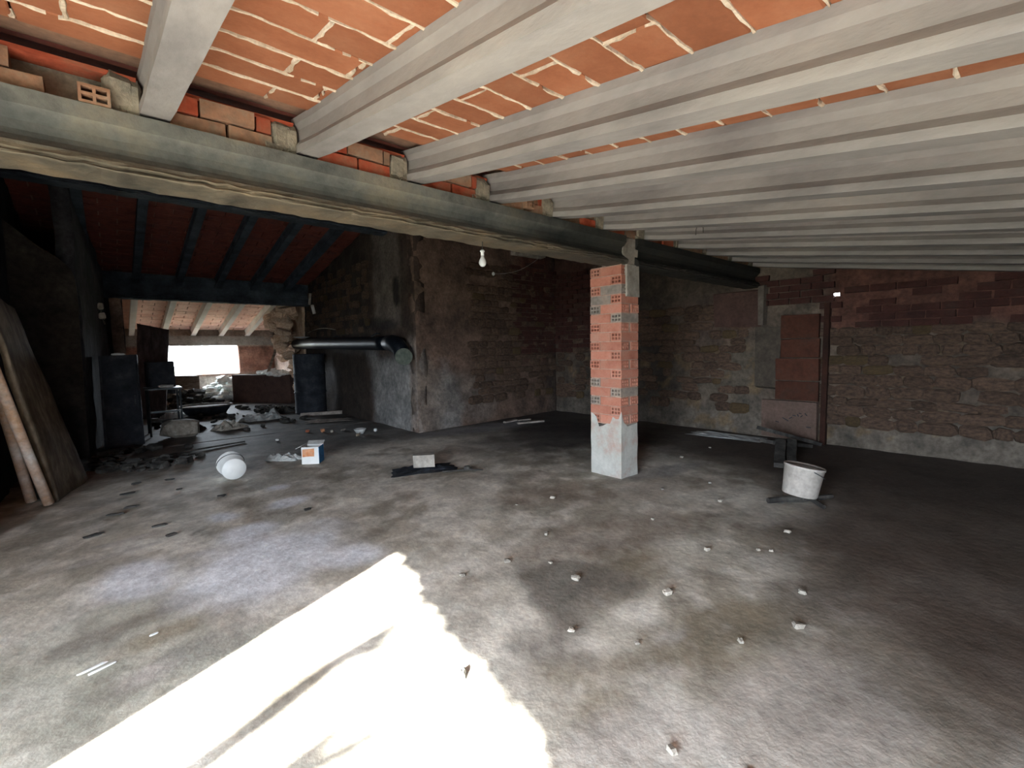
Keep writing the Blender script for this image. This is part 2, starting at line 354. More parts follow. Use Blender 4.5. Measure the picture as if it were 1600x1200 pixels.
def col_left(p):
    y, z = p.y, p.z; n = fb(y, z, 5., 1.3, 4)
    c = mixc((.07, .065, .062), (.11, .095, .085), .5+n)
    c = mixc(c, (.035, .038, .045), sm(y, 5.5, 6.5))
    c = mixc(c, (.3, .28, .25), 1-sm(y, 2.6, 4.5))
    return c
JY = 1.16
def ltop(s): return roofz(-2.2+s)+.04
DOOR0 = -1.7
def skipdoor(s, z):
    y = -2.2+s; return DOOR0 < y < JY and z < 2.53-.1*(JY-y)
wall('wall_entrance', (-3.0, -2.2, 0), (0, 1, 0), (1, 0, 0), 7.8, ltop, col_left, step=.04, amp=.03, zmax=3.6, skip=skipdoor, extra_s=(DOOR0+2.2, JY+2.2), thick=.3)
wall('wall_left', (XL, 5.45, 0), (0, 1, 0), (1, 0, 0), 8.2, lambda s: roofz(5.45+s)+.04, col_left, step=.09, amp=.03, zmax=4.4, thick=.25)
wall('wall_return', (-3.0, 5.45, 0), (1, 0, 0), (0, -1, 0), 2.03, lambda s: roofz(5.45)+.04, lambda p: (.3, .28, .25), step=.1, amp=.03, zmax=3.7, thick=.2)
wall('wall_front', (-3., -2.2, 0), (1, 0, 0), (0, 1, 0), XR+3, lambda s: roofz(-2.2)+.04, lambda p: (.32, .29, .25), step=.3, zmax=2.5, skip=lambda s, z: .2 < s < 1.3 and z < 1.9)  # unseen opening added to light the near floor, boards and poles
blk = lambda p: mixc((.07, .078, .098), (.11, .11, .13), .5+fb(p.x, p.y, p.z, 1.5))  # soot black lifted to a bluish tone in place of lens haze
wall('wall_passage_left', (-.28, 9.3, 0), (.075, 1, 0), (1, 0, 0), 3.9, lambda s: roofz(9.3+s)+.04, blk, step=.12, zmax=4.25, thick=.2)
wall('wall_stub', (-1.0, 13.3, 0), (1, 0, 0), (0, -1, 0), 1.3, lambda s: roofz(13.3)+.04, blk, step=.12, zmax=3.5, thick=.12)
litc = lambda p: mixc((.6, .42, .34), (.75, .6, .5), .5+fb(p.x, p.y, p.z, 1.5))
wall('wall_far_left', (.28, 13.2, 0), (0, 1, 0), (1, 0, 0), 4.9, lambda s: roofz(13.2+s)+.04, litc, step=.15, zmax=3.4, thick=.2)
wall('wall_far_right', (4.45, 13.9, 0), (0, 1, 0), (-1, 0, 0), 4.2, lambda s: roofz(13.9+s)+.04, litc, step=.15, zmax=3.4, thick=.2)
WX0, WX1, WZ0, WZ1 = 1.27, 3.36, .82, 1.755
def col_far(p):
    c = mixc((.5, .24, .17), (.62, .33, .25), .5+fb(p.x, 0, p.z, 3.))
    return mixc(c, (.8, .7, .62), sm(p.z, 1.72, 1.78)+(1-sm(p.z, .78, .84)))
wall('wall_far', (.2, 18.0, 0), (1, 0, 0), (0, -1, 0), 4.3, lambda s: roofz(18.)+.04, col_far, step=.1, amp=.02, zmax=2.4,
     skip=lambda s, z: WX0 < s+.2 < WX1 and WZ0 < z < WZ1, extra_s=(WX0-.2, WX1-.2), extra_z=(WZ0, WZ1), thick=.3)
# the masonry pier with a sloping shoulder at the end of the left wall
m = MB()
pts = [(-1.0, 0), (-.3, 0), (-.3, 1.2), (-.28, 2.3), (-.29, 2.62), (-.33, 2.76), (-.45, 2.9), (-.63, 3.03), (-.97, 3.37), (-1.0, 3.4)]
v = []; c = []; f = []
for k, y in enumerate((9.2, 9.6)):
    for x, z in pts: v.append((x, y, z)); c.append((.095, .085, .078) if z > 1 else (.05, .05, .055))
n = len(pts); f = [tuple(range(n)), tuple(range(2*n-1, n-1, -1))]+[((i+1) % n, i, n+i, n+(i+1) % n) for i in range(n)]
struct(colmesh('wall_pier', v, f, c, wall_m, smooth=False))

# ------------------------------------------------------------------ roof slab above the tiles, tiles, mortar
ys = [-2.5, YB, 8.6, 13.2, 18.4]
def slab(name, x0, x1, ys, m, dz=.035, th=.12):
    b = MB(); vs = []; fs = []
    for y in ys:
        z = roofz(y)+dz
        vs += [(x0, y, z), (x1, y, z), (x1, y, z+th), (x0, y, z+th)]
    for i in range(len(ys)-1):
        for k in range(4):
            k2 = (k+1) % 4; fs.append((i*4+k2, i*4+k, (i+1)*4+k, (i+1)*4+k2))
    fs += [(0, 1, 2, 3), tuple((len(ys)-1)*4+k for k in (3, 2, 1, 0))]
    return b.add(vs, fs).build(name, m)
ceiling = struct(slab('ceiling', -3.3, XR+.3, [-2.5, YB, 7.9], roof_m))
ceiling_r = struct(slab('ceiling_passage', XL-.3, XP+.5, [7.9, 8.6, 13.2, 18.4], roof_m))
J0, JS = .265, .768                       # joist centres J0 + i*JS
tl = Matrix.Rotation(math.atan(.156), 3, 'X')
tilemeshes = {}
def tilemesh(w_):
    if w_ not in tilemeshes:
        b = MB(); x, y, z = w_/2, .1075, .018; e = .006
        b.add([(-x+e, -y+e, -z), (x-e, -y+e, -z), (x-e, y-e, -z), (-x+e, y-e, -z), (-x, -y, -z+e), (x, -y, -z+e), (x, y, -z+e), (-x, y, -z+e), (-x, -y, z), (x, -y, z), (x, y, z), (-x, y, z)],
              [(3, 2, 1, 0), (0, 1, 5, 4), (1, 2, 6, 5), (2, 3, 7, 6), (3, 0, 4, 7), (4, 5, 9, 8), (5, 6, 10, 9), (6, 7, 11, 10), (7, 4, 8, 11), (8, 9, 10, 11)])
        tilemeshes[w_] = b.mesh('tile', tile_m)
    return tilemeshes[w_]
mort = MB(); far_tiles = MB(); rnd = random.Random(3)
def ridge(p0, p1, wd=.009, up=-.012):
    """a squeezed-out mortar line along a tile joint, uneven and broken"""
    p0, p1 = Vector(p0), Vector(p1); n_ = max(2, int((p1-p0).length/.035)); d = (p1-p0).normalized(); side = d.cross(Vector((0, 0, 1))).normalized()
    prev = None; off = rnd.random()*50
    for i in range(n_+1):
        p = p0+(p1-p0)*i/n_; nz_ = N3(off+i*.55, 2.3, 1.); w_ = wd*(1+1.9*nz_+.9*N3(off+i*1.7, 5.1))+.003*rnd.random()
        w_ = max(w_, .0015); sh = side*(.014*N3(off+i*.4, 8.)+.006*N3(off+i*1.9, 3.)); h = up*(.5+.7*abs(nz_))
        b = len(mort.v); q = p+sh
        mort.v += [tuple(q-side*w_+Vector((0, 0, .012))), tuple(q-side*w_*.3+Vector((0, 0, h))), tuple(q+side*w_*.5+Vector((0, 0, h*.8))), tuple(q+side*w_+Vector((0, 0, .012)))]
        if prev is not None and not (nz_ < -.38):
            for k in range(3): mort.f.append((prev+k, prev+k+1, b+k+1, b+k))
        prev = b
ROW = .222
rows = [2.93-ROW*i for i in range(23)]       # row far edges, going towards the eaves
cuts = {-1: (.3, .42), 0: (.47, .66), 1: (.42, .16), 2: (.52, .32), 3: (.2, .5), 4: (.4, .6), 5: (.3, .5), 6: (.45, .25)}
for bay in range(-4, 11):
    xa = J0+bay*JS+.012; xb = xa+JS-.024
    for r, y1 in enumerate(rows):
        y0 = y1-ROW; yc = (y0+y1)/2; zc = roofz(yc)
        cut = xa+cuts.get(bay, (.3, .5))[r % 2]+(rnd.random()-.5)*.05
        indiv = -1 <= bay <= 6 and y0 > .3 or (-1 <= bay <= 3 and y0 > -.3)
        for (a, b_) in ((xa, cut), (cut, xb)):
            if b_-a < .06: continue
            dz = rnd.uniform(-.004, .004); rx = rnd.uniform(-.02, .02); c_ = ((a+b_)/2, yc, zc+.018+dz)
            if indiv:
                w_ = round((b_-a-.008)/.04)*.04; w_ = max(w_, .08)
                o = link('tile', tilemesh(w_), ceiling, c_); o.rotation_euler = (math.atan(.156)+rx, rnd.uniform(-.006, .006), 0)
                o.scale.x = (b_-a-.008)/w_
            else: far_tiles.box(c_, (b_-a-.008, ROW-.008, .036), tl)
        if -1 <= bay <= 6:
            ridge((xa, y0, roofz(y0)), (xb, y0, roofz(y0)), .008 if bay < 4 else .007)
            ridge((cut, y0, roofz(y0)), (cut, y1, roofz(y1)), .010)
o = far_tiles.build('tile', tile_m, ceiling); o['kind'] = 'stuff'
o = mort.build('mortar_joints', mortar_m, ceiling); o['kind'] = 'stuff'
# rear roof fields
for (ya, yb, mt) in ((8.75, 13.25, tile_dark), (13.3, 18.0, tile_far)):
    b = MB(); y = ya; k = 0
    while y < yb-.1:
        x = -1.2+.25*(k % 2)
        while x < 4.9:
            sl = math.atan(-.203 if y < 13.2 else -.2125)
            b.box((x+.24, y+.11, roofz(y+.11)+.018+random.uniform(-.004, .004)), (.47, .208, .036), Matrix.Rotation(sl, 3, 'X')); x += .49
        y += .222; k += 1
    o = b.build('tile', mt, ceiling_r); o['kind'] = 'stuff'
b = MB()
for i in range(25): b.box((XL-.1+4.5, YB+.25+i*.222, roofz(YB+.25+i*.222)+.03), (9.2, .21, .03), Matrix.Rotation(math.atan(.227), 3, 'X'))
o = b.build('tile', tile_dark, ceiling); o['kind'] = 'stuff'

# ------------------------------------------------------------------ joists
JP = [(-.057, 0), (.057, 0), (.057, .045), (.032, .085), (.032, .15), (.046, .185), (.05, .222), (-.05, .222), (-.046, .185), (-.032, .15), (-.032, .085), (-.057, .045)]
JP = [(x*1.12, z) for x, z in JP]
ordn = ['', 'first', 'second', 'third', 'fourth', 'fifth', 'sixth', 'seventh', 'eighth', 'ninth', 'tenth', 'eleventh']
def joist(x, y0, y1, m, label, group, sag=0.):
    n_ = 14; path = []
    for i in range(n_+1):
        y = y0+(y1-y0)*i/n_; path.append(((x+.003*N3(x*9, y*2), y, roofz(y)-.222+.002*N3(x, y*3)), (1, 0, 0), (0, 0, 1)))
    return tag(MB().prism(JP, path[::-1]).build('ceiling_joist', m), label, 'joist', group)
for i in range(-1, 11):
    lab = ('pale concrete roof joist over the doorway, left of all joists seen end-on at the girder' if i < 0 else
           f'pale concrete roof joist, {ordn[i+1]} from the left where they rest on the main girder')
    joist(J0+i*JS, -2.15, YB+.16, concrete, lab, 'concrete joists over the front room')
for i in range(0, 6):
    joist(.56+(i-1)*.762+.0, 8.7, 13.3, sooty, f'soot-blackened roof joist in the dark rear bay, {ordn[i+1]} from the left', 'sooty joists in the dark bay')
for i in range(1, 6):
    joist(.56+(i-1)*.762, 13.4, 17.95, lit_joist, f'window-lit roof joist above the far window, {ordn[i]} from the left', 'joists above the far window')

# ------------------------------------------------------------------ girders
def girder(name, x0, x1, yf, z0, h, m, col, label, wd=.26):
    """concrete I girder along x; yf is its near face, z0 its underside"""
    prof = [(-.5, .0), (-.53, .02), (-.5, .05), (-.49, .085), (-.52, .11), (-.47, .16), (-.43, .22), (-.34, .27), (-.24, .36), (-.21, .45), (-.23, .58), (-.33, .68), (-.42, .76), (-.44, 1.0), (.44, 1.0), (.42, .76), (.33, .68), (.23, .58), (.21, .45), (.24, .36), (.34, .27), (.43, .22), (.47, .16), (.5, .10), (.5, 0), (.1, .0), (-.1, 0)]
    n = len(prof); xs = linspace(x0, x1, .06); v = []; c = []; f = []
    for i, x in enumerate(xs):
        for y, z in prof:
            j = .006*N3(x*9, y*7, z*5)+((.014*N3(x*22, 3, z*8)+.02*fb(x*6, z*20, 1)) if y < 0 and z < .17 else 0)
            p = (x, yf+wd*(.5+y)+j, z0+z*h+(.010*N3(x*19, y*3) if z < .12 else 0)); v.append(p); c.append(col(x, y, z))
    for i in range(len(xs)-1):
        for k in range(n):
            k2 = (k+1) % n; f.append((i*n+k, i*n+k2, (i+1)*n+k2, (i+1)*n+k))
    f += [tuple(range(n)), tuple((len(xs)-1)*n+k for k in reversed(range(n)))]
    o = colmesh(name, v, f, c, m, smooth=False); return tag(o, label, 'beam')
def gcol(x, y, z):
    n = fb(x, z*.4, y, 1.6, 4)
    c = (1., 1., 1.)
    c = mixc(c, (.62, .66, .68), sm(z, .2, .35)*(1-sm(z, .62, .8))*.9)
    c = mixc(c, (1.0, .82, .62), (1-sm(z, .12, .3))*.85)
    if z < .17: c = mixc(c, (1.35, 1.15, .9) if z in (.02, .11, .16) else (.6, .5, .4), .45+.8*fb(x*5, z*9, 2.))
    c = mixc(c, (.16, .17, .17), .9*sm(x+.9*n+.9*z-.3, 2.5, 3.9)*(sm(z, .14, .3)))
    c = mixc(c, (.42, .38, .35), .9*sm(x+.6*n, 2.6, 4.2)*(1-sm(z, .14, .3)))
    return c
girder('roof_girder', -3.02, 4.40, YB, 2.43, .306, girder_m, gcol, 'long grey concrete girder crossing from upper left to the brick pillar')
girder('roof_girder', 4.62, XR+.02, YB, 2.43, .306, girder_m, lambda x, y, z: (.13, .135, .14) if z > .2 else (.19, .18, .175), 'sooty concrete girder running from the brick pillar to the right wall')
girder('roof_girder', XL, 4.22, 8.42, 3.755, .245, sooty, lambda *a: (1, 1, 1), 'blackened girder just beneath and behind the long grey girder')
girder('roof_girder', -.1, 4.22, 13.1, 2.735, .56, sooty, lambda *a: (1, 1, 1), 'blackened girder above the opening to the bright far room')
lt = MB().box((2.35, 17.9, 1.92), (4.3, .18, .30), jit=.004).build('window_lintel', plaster_dull); tag(lt, 'plastered lintel above the bright far window', 'lintel')

# ------------------------------------------------------------------ brickwork between the joists on the girder
wu = struct(MB().box(((-3+XR)/2, YB+.22, 2.85), (XR+3, .06, .235)).build('wall_upper', mortar_pad))
def hollow(L_, W_, H_, m, nx=3, nz_=2, ends=True, name='brick'):
    """hollow brick with its long axis on x, a grid of holes in both ends"""
    b = MB(); x, y, z = L_/2, W_/2, H_/2
    b.add([(-x, -y, -z), (x, -y, -z), (x, y, -z), (-x, y, -z), (-x, -y, z), (x, -y, z), (x, y, z), (-x, y, z)], [(3, 2, 1, 0), (4, 5, 6, 7), (0, 1, 5, 4), (2, 3, 7, 6)])
    ys_ = [-y]; zs_ = [-z]
    tw = W_*.105; hw = (W_-tw*(nx+1))/nx
    for i in range(nx): ys_ += [ys_[-1]+tw, ys_[-1]+tw+hw]
    ys_.append(y); th = H_*.15; hh = (H_-th*(nz_+1))/nz_
    for i in range(nz_): zs_ += [zs_[-1]+th, zs_[-1]+th+hh]
    zs_.append(z)
    for s in (-1, 1):
        base = len(b.v)
        for yy in ys_:
            for zz in zs_: b.v.append((s*x, yy, zz))
        n_ = len(zs_)
        for i in range(len(ys_)-1):
            for j in range(n_-1):
                q = [base+i*n_+j, base+(i+1)*n_+j, base+(i+1)*n_+j+1, base+i*n_+j+1]
                if i % 2 == 1 and j % 2 == 1:
                    k = len(b.v); b.v += [(s*(x-.11), b.v[t][1], b.v[t][2]) for t in q]
                    for t in range(4):
                        t2 = (t+1) % 4; b.f.append((q[t], q[t2], k+t2, k+t) if s > 0 else (q[t2], q[t], k+t, k+t2))
                    b.f.append((k, k+1, k+2, k+3) if s > 0 else (k+3, k+2, k+1, k))
                else: b.f.append(tuple(q) if s > 0 else tuple(q[::-1]))
    return b.mesh(name, m)
plain = {}
def pbrick(l, m):
    k = (round(l, 2), m.name)
    if k not in plain:
        b = MB(); random.seed(int(l*100)); b.chunk((0, 0, 0), (l, .1, .088), jit=.02)
        b = MB(); b.box((0, 0, 0), (l, .1, .086), jit=.003); plain[k] = b.mesh('brick', m)
    return plain[k]
random.seed(11)
for i in range(-1, 10):
    xa = J0+i*JS+.06; xb = xa+JS-.12
    if i == -1: xa = XL
    # grey mortar pad on the left of the next joist
    px = J0+(i+1)*JS-.065
    b = MB(); b.chunk((px-.07, YB+.14, 2.845), (.13, .16, .2), jit=.12); b.chunk((px-.02, YB+.125, 2.83), (.08, .13, .2), jit=.1)
    b.chunk((px-.12, YB+.12, 2.765), (.14, .11, .06), jit=.2)
    b.build('mortar_pad', mortar_pad, wu)
    xe = px-.13
    for cidx in range(2):
        x = xa; z = 2.782+cidx*.096; first = True
        lens = (.27, .27, .27) if cidx == 0 else (.14, .28, .28)
        if cidx == 1 and i >= 1: lens = (.2, .26, .28)
        for l in lens:
            l2 = min(l, xe-x)
            if l2 < .05: break
            mt = brick_red if (i > -1 or cidx == 1 and x < 0) and random.random() > .3 else brick_dusty
            if i in (3, 4, 5) and random.random() > .4: mt = brick_dusty
            if i > 6: mt = brick_dusty
            o = link('brick', pbrick(round(l2-.012, 2), mt), wu, (x+l2/2, YB+.115+random.uniform(-.015, .01), z+random.uniform(-.003, .003)))
            o.rotation_euler = (random.uniform(-.03, .03), random.uniform(-.02, .02), random.uniform(-.03, .03)); x += l2
    # hollow clay plank end: a thin red course under the tiles with dark holes above
    o = link('brick', pbrick(round(xb-xa-.02, 2), brick_red), wu, ((xa+xb)/2, YB+.13, 2.935)); o.scale = (1, 1, .28)
hb = hollow(.2, .12, .09, brick_dusty, 2, 2)
o = link('brick', hb, wu, (.03, YB+.12, 2.785)); o.rotation_euler = (0, 0, PI/2); o['label'] = 'hollow brick end showing four square holes'
hb2 = hollow(.2, .09, .08, brick_dusty, 3, 2)
o = link('brick', hb2, wu, (2.93, YB+.1, 2.80)); o.rotation_euler = (0, .05, PI/2)

# ------------------------------------------------------------------ brick pillar
XC, YC = 4.3507, 3.1254; SU, SV = .333, .44
pil = thing('brick_pillar', (XC, YC, 0), 'square brick pillar of hollow bricks with a plastered foot, under the girder', 'pillar')
CO = .1062; NB = 17; ZT = 2.425; ZB = ZT-NB*CO
br_m = hollow(.29, .142, .096, brick_m); br_d = hollow(.29, .142, .096, mat('plastered_brick', [lin(112, 106, 100), lin(136, 126, 118), lin(146, 132, 120)], scale=6, rough=.9, bump=.25, rand=.12))
b = MB()
for k in range(NB+1): b.box((SU/2, SV/2, ZT-CO*k), (SU-.012, SV-.012, .0125))
for k in range(NB):
    yj = .2935 if k % 2 == 0 else SV-.2935; yo = .145 if k % 2 == 0 else SV-.145; z = ZT-CO*(k+.5)
    b.box((SU/2, yj, z), (SU-.014, .010, CO)); b.box((SU/2, yo, z), (.052, .27, CO))
b.build('mortar_core', mat('pillar_mortar', [lin(150, 118, 104), lin(172, 148, 134)], scale=9, bump=.3), pil)
random.seed(5)
for k in range(NB):
    z = ZT-CO*(k+.5)
    def put(x, y, rz, g):
        o = link('brick', br_d if g else br_m, pil, (x+random.uniform(-.003, .003), y+random.uniform(-.003, .003), z)); o.rotation_euler = (0, random.uniform(-.008, .008), rz+random.uniform(-.01, .01)); return o
    g1, g2, g3 = k in (3,), k in (2, 4, 12), False
    if k % 2 == 0:   # left-hand end shows the hollow header on the lit face
        o = put(SU/2+.0, SV-.071, 0, k in (12, 14, 4)); o.scale.x = 1.148
        o = put(.071, .145, PI/2, k in (2,)); put(SU-.071, .145, PI/2, k in (0, 2))
    else:
        o = put(SU/2, .071, 0, k in (5, 13)); o.scale.x = 1.148
        put(.071, SV-.145, PI/2, k in (3,)); put(SU-.071, SV-.145, PI/2, False)
# plaster foot with an uneven outline
v = []; f = []; n_ = 40; hs_ = linspace(0, 1, .1); per = []
for s in range(n_):
    t = s/n_*2*(SU+SV)
    if t < SU: p = (t, 0)
    elif t < SU+SV: p = (SU, t-SU)
    elif t < 2*SU+SV: p = (2*SU+SV-t, SV)
    else: p = (0, 2*(SU+SV)-t)
    per.append(p)
for h in hs_:
    for s, (x, y) in enumerate(per):
        top = ZB+.03+.07*N3(s*.35, 1.5)+(.09 if x < .02 and y < .12 or (x < .02 and y > .34) else -.03)
        ox = (x-SU/2)*(.03+.03*N3(x*7, y*7, h*4)); oy = (y-SV/2)*(.03+.03*N3(x*5, y*6, h*4+9))
        v.append((x+ox, y+oy, h*top))
for i in range(len(hs_)-1):
    for k in range(n_): k2 = (k+1) % n_; f.append((i*n_+k, i*n_+k2, (i+1)*n_+k2, (i+1)*n_+k))
f.append(tuple((len(hs_)-1)*n_+k for k in range(n_)))
o = MB().add(v, f).build('plaster_foot', plaster_m, pil, smooth=False); o['label'] = 'whitish plaster coat on the foot of the pillar'
b = MB(); b.box((.19, .16, 2.58), (.29, .30, .31), jit=.014); b.box((.2, -.006, 2.26), (.25, .03, .36), jit=.01); b.box((.10, .16, 2.6), (.12, .26, .25), jit=.015); b.build('plaster_head', plaster_dull, pil)

# ------------------------------------------------------------------ stones and bricks showing in the old walls
smeshes = []
random.seed(21)
for k in range(7):
    b = MB(); b.chunk((0, 0, 0), (1, 1, 1), jit=.16); smeshes.append(b.mesh('stone', stone_m))
sw = bpy.data.objects['wall_right']; sb = bpy.data.objects['wall_back']; sp = bpy.data.objects['wall_passage']
warm = []
mo = mat('ochre_stone', [lin(64, 53, 40), lin(84, 68, 46)], scale=6, rough=.95, bump=.5, rand=.2)
for k in range(3):
    b = MB(); b.chunk((0, 0, 0), (1, 1, 1), jit=.14); warm.append(b.mesh('stone', mo))
def stones(parent, rng, place, zr, count_lim, keep):
    z = zr[0]; n_ = 0; count_lim = 260
    while z < zr[1]:
        s = rng[0]+random.random()*.2; h = random.uniform(.10, .17)
        while s < rng[1]:
            L_ = random.uniform(.16, .38)
            if random.random() < keep(s, z) and n_ < count_lim:
                p, rz = place(s+L_/2)
                me = random.choice(warm if random.random() < .1 else smeshes)
                o = link('stone', me, parent, (p[0], p[1], z+h/2)); o.scale = (L_*1.02, .085, h*1.04); o.rotation_euler = (0, random.uniform(-.09, .09), rz+random.uniform(-.06, .06)); n_ += 1
            s += L_+.012
        z += h+.006
stones(sw, (-.1, 2.1), lambda s: ((XR-.005, s), PI/2), (.30, 1.72), 150, lambda s, z: .95)
stones(sw, (3.2, 7.4), lambda s: ((XR-.0, s), PI/2), (.35, 2.2), 110, lambda s, z: .7)
stones(sb, (5.3, 7.9), lambda s: ((s, 7.45+.06*(s-4.2)), 0), (.4, 3.2), 190, lambda s, z: .8)
stones(sp, (9.3, 13.4), lambda s: ((XP+.02, s), PI/2), (1.9, 3.3), 90, lambda s, z: .75)
def brickband(parent, place, rng, zr, m, p_=.75):
    b = MB(); z = zr[0]; r = 0
    while z < zr[1]:
        s = rng[0]+(r % 2)*.15
        while s < rng[1]:
            if random.random() < p_:
                q, rz = place(s+.14); b.box((q[0], q[1], z+.045), (.28, .09, .085), Matrix.Rotation(rz+random.uniform(-.03, .03), 3, 'Z'), jit=.006)
            s += .3
        z += .1; r += 1
    o = b.build('brick', m, parent); o['kind'] = 'stuff'
old_red = mat('old_red_brick', [lin(46, 29, 27), lin(64, 37, 33), lin(58, 43, 38)], scale=3, rough=.95, bump=.4)
brickband(sw, lambda s: ((XR-.01, s), PI/2), (-1.2, 2.0), (1.72, 2.30), old_red, .7)
brickband(sb, lambda s: ((s, 7.45+.06*(s-4.2)), 0), (6.6, 7.9), (1.4, 3.4), old_red, .8)
brickband(sw, lambda s: ((XR-.01, s), PI/2), (6.2, 7.6), (1.4, 3.2), old_red, .8)
brickband(sw, lambda s: ((XR-.01, s), PI/2), (2.05, 3.0), (2.12, 2.55), old_red, .9)
# blocked doorway in the right hand wall: clay slabs one above another, plastered jamb on its left
rowsz = [(.03, .62, slab_pink, 2.20, 2.98), (.64, .93, slab_m, 2.19, 2.78), (.95, 1.28, slab_m, 2.19, 2.78), (1.30, 1.58, slab_m, 2.20, 2.72), (1.60, 1.95, slab_m, 2.21, 2.72)]
for k, (z0, z1, mt, y0, y1) in enumerate(rowsz):
    b = MB(); dx = -.075-.012*((k*7) % 3); b.box((XR+dx, (y0+y1)/2, (z0+z1)/2), (.08, y1-y0, z1-z0), jit=.006)
    o = b.build('slab', mt, sw)
    if k == 0: o['label'] = 'pale pinkish slab at the foot of the blocked doorway'
MB().box((XR-.06, 2.12, 1.05), (.10, .075, 2.1), jit=.006).build('jamb', hole_m, sw)
MB().box((XR-.07, 3.02, 2.13), (.14, .09, .62), jit=.01).build('jamb', mat('jamb_plaster', [lin(84, 76, 70), lin(106, 98, 90)], scale=5, rough=.95), sw)
MB().box((XR-.05, 3.42, 2.1), (.05, .74, .56), jit=.03).build('plaster_patch', mat('pink_plaster', [lin(66, 48, 43), lin(82, 62, 56)], scale=4, rough=.95, bump=.4), sw)
wplast = mat('wall_plaster', [lin(62, 56, 50), lin(84, 76, 68)], scale=5, rough=.95, bump=.5)
MB().box((XR-.04, 2.93, 1.3), (.07, .34, 1.0), jit=.03).build('plaster_patch', wplast, sw)
# tar marks on the pale slab
b = MB()
for (y, z, l, a) in ((2.62, .33, .10, .5), (2.55, .36, .05, -.6), (2.50, .40, .05, .2), (2.45, .41, .04, 1.2), (2.42, .44, .04, .3), (2.40, .40, .04, -.8), (2.74, .28, .05, .2), (2.30, .24, .06, .05), (2.34, .43, .05, .9)):
    b.box((XR-.118, y, z), (.004, l, .012), Matrix.Rotation(a, 3, 'X'))
b.build('scrawl', black_m, sw)
o = MB().box((8.0-.9, 7.56, 3.62), (.9, .12, .22), jit=.03).build('plaster_patch', plaster_dull, sb); o['label'] = 'pale plaster patch at the top of the wall'

# ------------------------------------------------------------------ bulb, cords
bulb = thing('hanging_bulb', (2.47, 3.2, 2.43), 'bare light bulb hanging on a short flex under the grey girder', 'light bulb')
MB().tube([(0, 0, .0), (.002, 0, -.05), (0, 0, -.075)], .004, 6).build('flex', wire_m, bulb)
MB().lathe([(.004, 0), (.012, -.002), (.021, -.012), (.021, -.018), (.014, -.022), (.014, -.05), (.011, -.055), (0.0001, -.055)][::-1], 16, Matrix.Translation((0, 0, -.065))).build('lamp_holder', white_m, bulb, True)
MB().lathe([(.0001, -.095), (.018, -.09), (.029, -.075), (.032, -.058), (.027, -.038), (.016, -.018), (.013, 0)], 20, Matrix.Translation((0, 0, -.115))).build('glass', glassm, bulb, True)
pts = [(7.6-.01*i, 7.5, 3.62) for i in range(2)]
p0, p1 = Vector((7.45, 7.50, 3.55)), Vector((5.98, 7.40, 3.02))
pts = [p0.lerp(p1, t/10)+Vector((0, 0, -.12*math.sin(PI*t/10))) for t in range(11)]
cz = thing('pull_cord', tuple(p0), 'thin slack cord ending in a small white knob on the back wall', 'cord')
MB().tube([p-p0 for p in pts], .007, 5).build('cord', sheet_m, cz)
MB().lathe([(.0001, -.04), (.03, -.02), (.03, .02), (.0001, .04)], 10, Matrix.Translation(p1-p0)).build('knob', white_m, cz, True)
hx = J0+6*JS
hw_ = MB()
hw_.tube([(0, 0, 0), (-.012, -.02, -.02), (-.02, -.035, -.07), (-.012, -.03, -.11)], .004, 5); hw_.tube([(0, .0, 0), (-.014, .03, -.02), (-.02, .045, -.07), (-.014, .05, -.12)], .004, 5)
o = hw_.build('wire_hook', wire_m, loc=(hx-.06, 2.45, roofz(2.45)-.06)); tag(o, 'bent wire sticking out of a joist right of the pillar head', 'wire')

# ------------------------------------------------------------------ objects on the floor of the front room
def thing1(mb, name, m, loc, label, cat, smooth=False, rz=0., group=None):
    o = mb.build(name, m, None, smooth, loc); o.rotation_euler = (0, 0, rz); return tag(o, label, cat, group)
# white bucket on charred sticks
bk = thing('bucket', (4.98, 1.50, .055), 'white plastic bucket standing full of grey filler on charred sticks, tilted', 'bucket'); bk.rotation_euler = (.10, .12, 0)
MB().lathe([(.0001, 0), (.146, 0), (.151, .012), (.170, .262), (.176, .266), (.176, .286), (.171, .290), (.166, .272)], 32).build('shell', mat('dusty_white', [lin(160, 154, 148), lin(184, 178, 172)], scale=5, rough=.6, bump=.05), bk, True)
MB().lathe([(.0001, .282), (.08, .28), (.165, .276)], 32).build('filler', grey_rim, bk, True)
MB().tube([(.178*math.cos(a), .178*math.sin(a), .262-.07*math.sin(a-3.9+.0) if 3.9 < a < 7.04 else .262) for a in [3.9+i*PI/14 for i in range(15)]], .004, 6).build('wire_handle', steel_m, bk)
random.seed(31)
for k, (x, y, a, l, r) in enumerate(((4.86, 1.52, -.62, .50, .028), (5.08, 1.38, -.5, .36, .024), (5.22, 1.50, .15, .30, .035), (4.96, 1.36, .75, .30, .02))):
    d = Vector((math.cos(a), math.sin(a), 0))*l/2
    b = MB().tube([-d, -d*.4+Vector((0, .006, .004)), d*.3, d+Vector((0, 0, .004))], [r, r*1.1, r, r*.8], 7)
    lab = ['charred stick poking out left from under the white bucket', 'short charred stick under the front of the white bucket', 'charred stub lying right of the white bucket', 'thin charred stick beneath the white bucket'][k]
    thing1(b, 'charred_stick', charwood, (x, y, r), lab, 'stick', group='charred sticks under the bucket')
